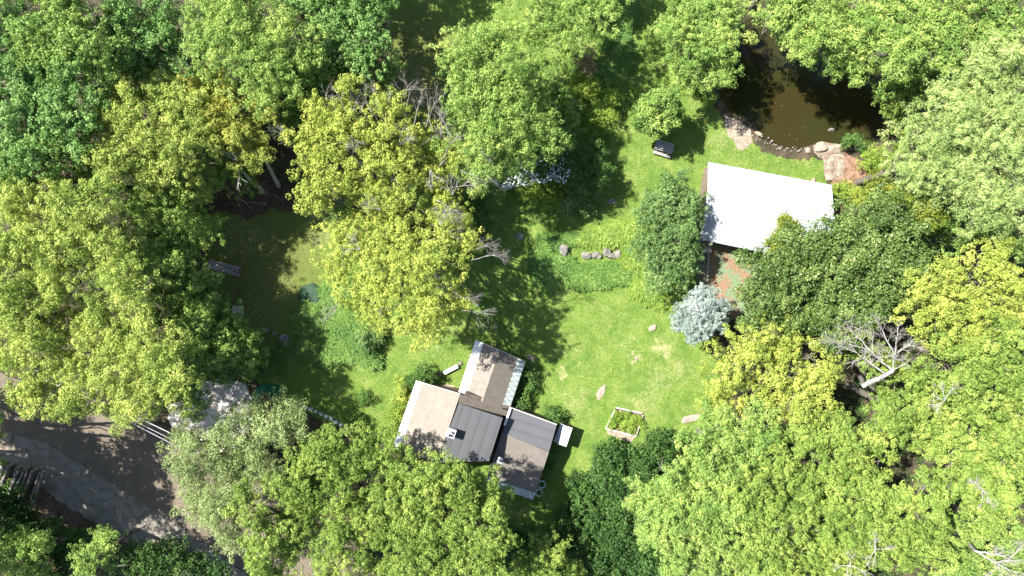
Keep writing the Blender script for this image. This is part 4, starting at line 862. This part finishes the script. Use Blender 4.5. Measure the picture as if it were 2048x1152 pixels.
# ---------------------------------------------------------------- garden bed
gb = empty('garden_bed', G(1250,843), 'raised garden bed with bleached wooden frame on the right of the lawn', 'garden bed')
cr = [G(1232,815,.2),G(1287,827,.2),G(1272,872,.2),G(1212,857,.2)]
mb = MB(); mb.prism([(p.x,p.y,.14) for p in cr],[(p.x,p.y,-.05) for p in cr]); mb.build('soil', M['soil'], gb)
for a, b_ in ((cr[0],lerp(cr[0],cr[1],.95)),(lerp(cr[1],cr[2],.06),cr[2]),(cr[2],cr[3]),(lerp(cr[3],cr[0],.02),lerp(cr[3],cr[0],.92))):
    mb = MB(); mb.bar((a.x,a.y,.14),(b_.x,b_.y,.14),.12,.26); mb.build('board', M['whitewood'], gb)
W = [(G(px,py,.3).x, G(px,py,.3).y, .22, .55, .25) for (px,py) in ((1237,828),(1252,833),(1268,838),(1230,840),(1246,848),(1262,856),(1275,842),(1225,850),(1258,843))]
V,F,T = crown_np(W, S['bright'], 1.2); npmesh('vegetables', V, F, S['bright']['mat'], gb, tint=T)
sheet('edging_dirt', [(1213,858),(1272,873),(1262,884),(1235,876),(1215,868)], .03, M['palerock'], .1)
# ---------------------------------------------------------------- green ground patches
def patch(name, label, px, py, rx, ry, mat, rot=0):  # thin, slightly domed round sheet lying on the ground
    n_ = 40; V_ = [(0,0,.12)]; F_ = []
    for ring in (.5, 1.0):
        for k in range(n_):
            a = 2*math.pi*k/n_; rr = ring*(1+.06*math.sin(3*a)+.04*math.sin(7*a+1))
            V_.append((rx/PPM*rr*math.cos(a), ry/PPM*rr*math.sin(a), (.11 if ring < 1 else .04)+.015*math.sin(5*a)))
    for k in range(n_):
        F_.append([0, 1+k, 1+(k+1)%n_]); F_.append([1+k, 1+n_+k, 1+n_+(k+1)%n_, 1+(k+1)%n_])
    o = polymesh(name, V_, F_, mat, smooth=True); sm = o.modifiers.new('thick','SOLIDIFY'); sm.thickness = .01; o.location = G(px,py); o.rotation_euler = (0,0,rot); props(o, label, 'patch', 'patches on the grass')
patch('ground_patch', 'vivid green round tarp at the right side of the pale driveway', 537, 792, 28, 27, M['patch'])  # vivid green disc on the ground
patch('ground_patch', 'dull teal tarp in the shade above the dark day lily bank', 622, 592, 24, 26, M['teal'], .4)  # same disc in a dull dark green, turned a little
# ---------------------------------------------------------------- broken deck and slatted bench, west clearing
dk = empty('wooden_deck', G(470,550), 'collapsed grey wooden deck at the left side of the mossy clearing', 'deck')
mb = MB()
for k in range(6):
    o_ = k*.17; a = G(418,520,.35); b_ = G(482,536,.35); mb.bar((a.x-o_*.2,a.y-o_,.33+rng.normal(0,.01)),(b_.x-o_*.2,b_.y-o_,.33),.14,.03)
mb.build('deck_board', M['weathered'], dk)
mb = MB(); mb.bar(G(425,522,.6),G(498,556,.6),.1,.1); mb.bar(G(480,536,.5),G(478,548,.5),.1,.08); mb.build('rail', M['brownwood'], dk)
mb = MB(); mb.bar(G(470,575,.2),G(462,612,.2),.14,.12); mb.build('beam', M['brownwood'], dk)
for (px,py) in ((420,522),(480,540),(498,556),(465,610)):
    g = G(px,py); mb = MB(); mb.bar((g.x,g.y,.6),(g.x,g.y,0),.1,.1); mb.build('post', M['brownwood'], dk)
gd = empty('slatted_table', G(477,621), 'small whitish slatted table below the collapsed deck', 'table')
g = G(477,621,.5); mb = MB()
for k in range(6): mb.box((g.x-.03*k, g.y+.42-k*.17, .5), (1.25,.12,.035), -.15)
mb.build('table_top', M['whitewood'], gd)
for sx in (-.5,.5):
    for sy in (-.35,.35): mb = MB(); mb.bar((g.x+sx,g.y+sy,.48),(g.x+sx,g.y+sy,0),.06,.06); mb.build('leg', M['whitewood'], gd)
rock('garden_stone','pale stone above the slatted table',484,604,.25,.2,.2,0,M['rock'],None)
rock('garden_stone','pinkish stone at the left corner of the collapsed deck',424,523,.35,.25,.25,0,M['palerock'],None)
# ---------------------------------------------------------------- log pile
for i in range(11):
    row = i % 6; t = i/10
    ax, ay = 10+t*78, 925+t*18+(i%2)*5; bx, by = ax-28-6*(i%3), ay+82+(i%4)*6; z_ = .22+(.30 if i%3 == 1 else 0); rr = rng.uniform(.15,.22)
    a = G(ax,ay,z_); b_ = G(bx,by,z_); mb = MB(); p = a; segs = []
    lo_ = empty('log', (a+b_)/2, f'long bark covered log in the pile, {ordn[10-i]} from the right', 'log', 'logs in the roadside pile')
    pts = [lerp(a,b_,k/6)+Vector((rng.normal(0,.03),rng.normal(0,.03),0)) for k in range(7)]; pts[0] = a
    for k in range(6): segs.append((np.array(pts[k]), np.array(pts[k+1]), rr*(1-.03*k), rr*(1-.03*(k+1))))
    segs_mesh('bark', segs, M['log'], lo_, 12)
    d = (pts[1]-pts[0]).normalized(); mb.tube(a-d*rr*.36, a-d*.02, rr*.96, rr*.96, 14); mb.build('cut_end', M['cut'], lo_)
# sticks on the verge
segs = []; limb(segs, G(92,978,.1), G(106,990,.1), .03, .02, 3, .03); limb(segs, G(106,990,.1), G(92,1000,.1), .03, .02, 3, .03)
o = segs_mesh('fallen_stick', segs, M['deadwood'], None); props(o, 'bent bare stick lying right of the log pile', 'stick')
segs = []; pp_ = limb(segs, G(450,372,.1), G(492,405,.1), .05, .03, 4, .08); limb(segs, pp_[-1], G(505,425,.1), .03, .015, 3, .08); twigs(segs, pp_[-1], (1,.1,.05), 2, .03, 1)
o = segs_mesh('fallen_stick', segs, M['deadwood'], None); props(o, 'dry fallen branch on the leaf strewn clearing under the amber maple', 'branch')
for i_ in range(9):
    px, py = rng.uniform(425,590), rng.uniform(360,425); segs = []; a_ = rng.uniform(0,6.28); twigs(segs, G(px,py,.08), (math.cos(a_),math.sin(a_),.03), 1.3, .025, 1)
    props(segs_mesh('fallen_twig', segs, M['deadwood'], None, 5), 'thin bare twig lying among brown fallen leaves under the amber maple', 'twig', 'twigs on the leafy clearing')
# bare trunks seen in the clearing
for (x0,y0,x1_,y1_,l) in ((527,384,492,350,'leaning bare grey trunk, left of two at the top of the leafy clearing'),(558,372,530,320,'leaning bare grey trunk, right of two at the top of the leafy clearing')):
    segs = []; a = G(x0,y0,0); b_ = G(x1_,y1_,8.0); limb(segs, a, b_, .24, .15, 5, .03); twigs(segs, b_, (-.3,.4,1), 2.5, .1, 2)
    o = empty('bare_tree', a, l, 'dead tree', 'bare trunks above the clearing'); segs_mesh('trunk', segs, M['deadwood'], o, 9)
# ---------------------------------------------------------------- dead trees
dt = empty('dead_tree', G(1745,742,0), 'bleached bare dead tree between golden crowns on the right', 'dead tree')
segs = []; zb = 13.0
limb(segs, G(1720,752,0), G(1727,772,zb-1.5), .26, .21, 4, .02); limb(segs, G(1727,772,zb-1.5), G(1785,742,zb), .21, .17, 4, .05)
segs_mesh('trunk', segs, M['deadwood'], dt, 10); segs = []
def dbranch(p0, p1, r0, depth=2, z0=zb, z1=zb+1):
    a = G(*p0, z0); b_ = G(*p1, z1); pts = limb(segs, a, b_, r0*.75, r0*.2, 6, .08)
    for k in range(2,6):
        for q in range(2): twigs(segs, pts[k], np.array(b_-a)/np.linalg.norm(b_-a)+rng.normal(0,.55,3)*[1,1,.5], np.linalg.norm(b_-a)*rng.uniform(.18,.34), r0*.2, depth, .55, 3)
for p0,p1,r0 in [((1785,742),(1740,700),.14),((1740,700),(1690,645),.10),((1770,748),(1712,705),.14),((1712,705),(1675,690),.09),((1735,700),(1660,680),.07),((1787,740),(1788,708),.13),((1788,708),(1752,640),.09),((1790,705),(1796,652),.08),
                 ((1790,708),(1820,690),.10),((1820,690),(1850,700),.06),((1800,700),(1835,680),.07),((1790,738),(1812,728),.07),((1765,750),(1745,765),.05),((1788,715),(1760,690),.06)]:
    dbranch(p0,p1,r0)
segs_mesh('branches', segs, M['deadwood'], dt, 6)
dt = empty('dead_tree', G(1990,1100,0), 'bleached fallen dead tree in the bottom right corner', 'dead tree'); segs = []
limb(segs, G(1900,1050,0), G(1950,1102,11.0), .22, .16, 4, .03); segs_mesh('trunk', segs, M['deadwood'], dt, 8); segs = []
for p0,p1,r0 in [((1950,1102),(2012,1112),.15),((1955,1104),(2040,1152),.12),((2012,1125),(2050,1085),.08),((1990,1125),(2040,1120),.07),((2000,1130),(1960,1160),.06)]: dbranch(p0,p1,r0,2,11.5,11.8)
segs_mesh('branches', segs, M['deadwood'], dt, 6)
for (px,py,l,z_) in ((1400,1145,'tuft of bare grey twigs poking out near the bottom edge right of the thicket',11.5),(1700,1130,'spray of bare grey twigs at the bottom edge in the lower right woods',14.5),(1750,1100,'cluster of bare twigs just above the spray at the bottom edge',14.6),(1890,800,'bare white twigs in the olive crown right of the dead tree',15.4),(1965,980,'hanging bare twigs in the yellow lime crown low on the right',15.4)):
    segs = []
    for k in range(5): twigs(segs, G(px,py,z_), (rng.normal(),rng.normal(),.25), .95, .04, 2, .6, 3)
    o = segs_mesh('bare_branch', segs, M['deadwood'], None, 5); props(o, l, 'branch', 'bare branches in the crowns')
# ---------------------------------------------------------------- utility line over the road
pl = empty('utility_pole', G(340,812,0), 'wooden utility pole with cross arm hidden under the yellow maple by the road', 'utility pole')
mb = MB(); g0 = G(283,826,8.2); mb.tube((g0.x,g0.y,-.1),(g0.x,g0.y,8.4),.16,.12,12); mb.build('pole', M['brownwood'], pl)
mb = MB(); mb.bar((g0.x-.15,g0.y-.9,8.1),(g0.x+.15,g0.y+.9,8.1),.1,.12); mb.build('cross_arm', M['brownwood'], pl)
for (p0,p1,r_,l) in (((60,735),(430,910),.05,'upper thick cable of the line over the road'),((55,742),(430,922),.03,'middle thin cable of the line over the road'),((40,735),(430,933),.035,'lowest cable over the road, apart from the other two')):
    a = G(*p0,7.6); b_ = G(*p1,7.6); segs = []; n_ = 14
    for k in range(n_):
        def cp(t): q = lerp(a,b_,t); return np.array((q.x,q.y,q.z-1.0*(t*(1-t))))
        segs.append((cp(k/n_),cp((k+1)/n_),r_,r_))
    o = segs_mesh('utility_cable', segs, M['steel'], None, 6); props(o, l, 'cable', 'utility cables over the road')
print('leaves', NTREE)
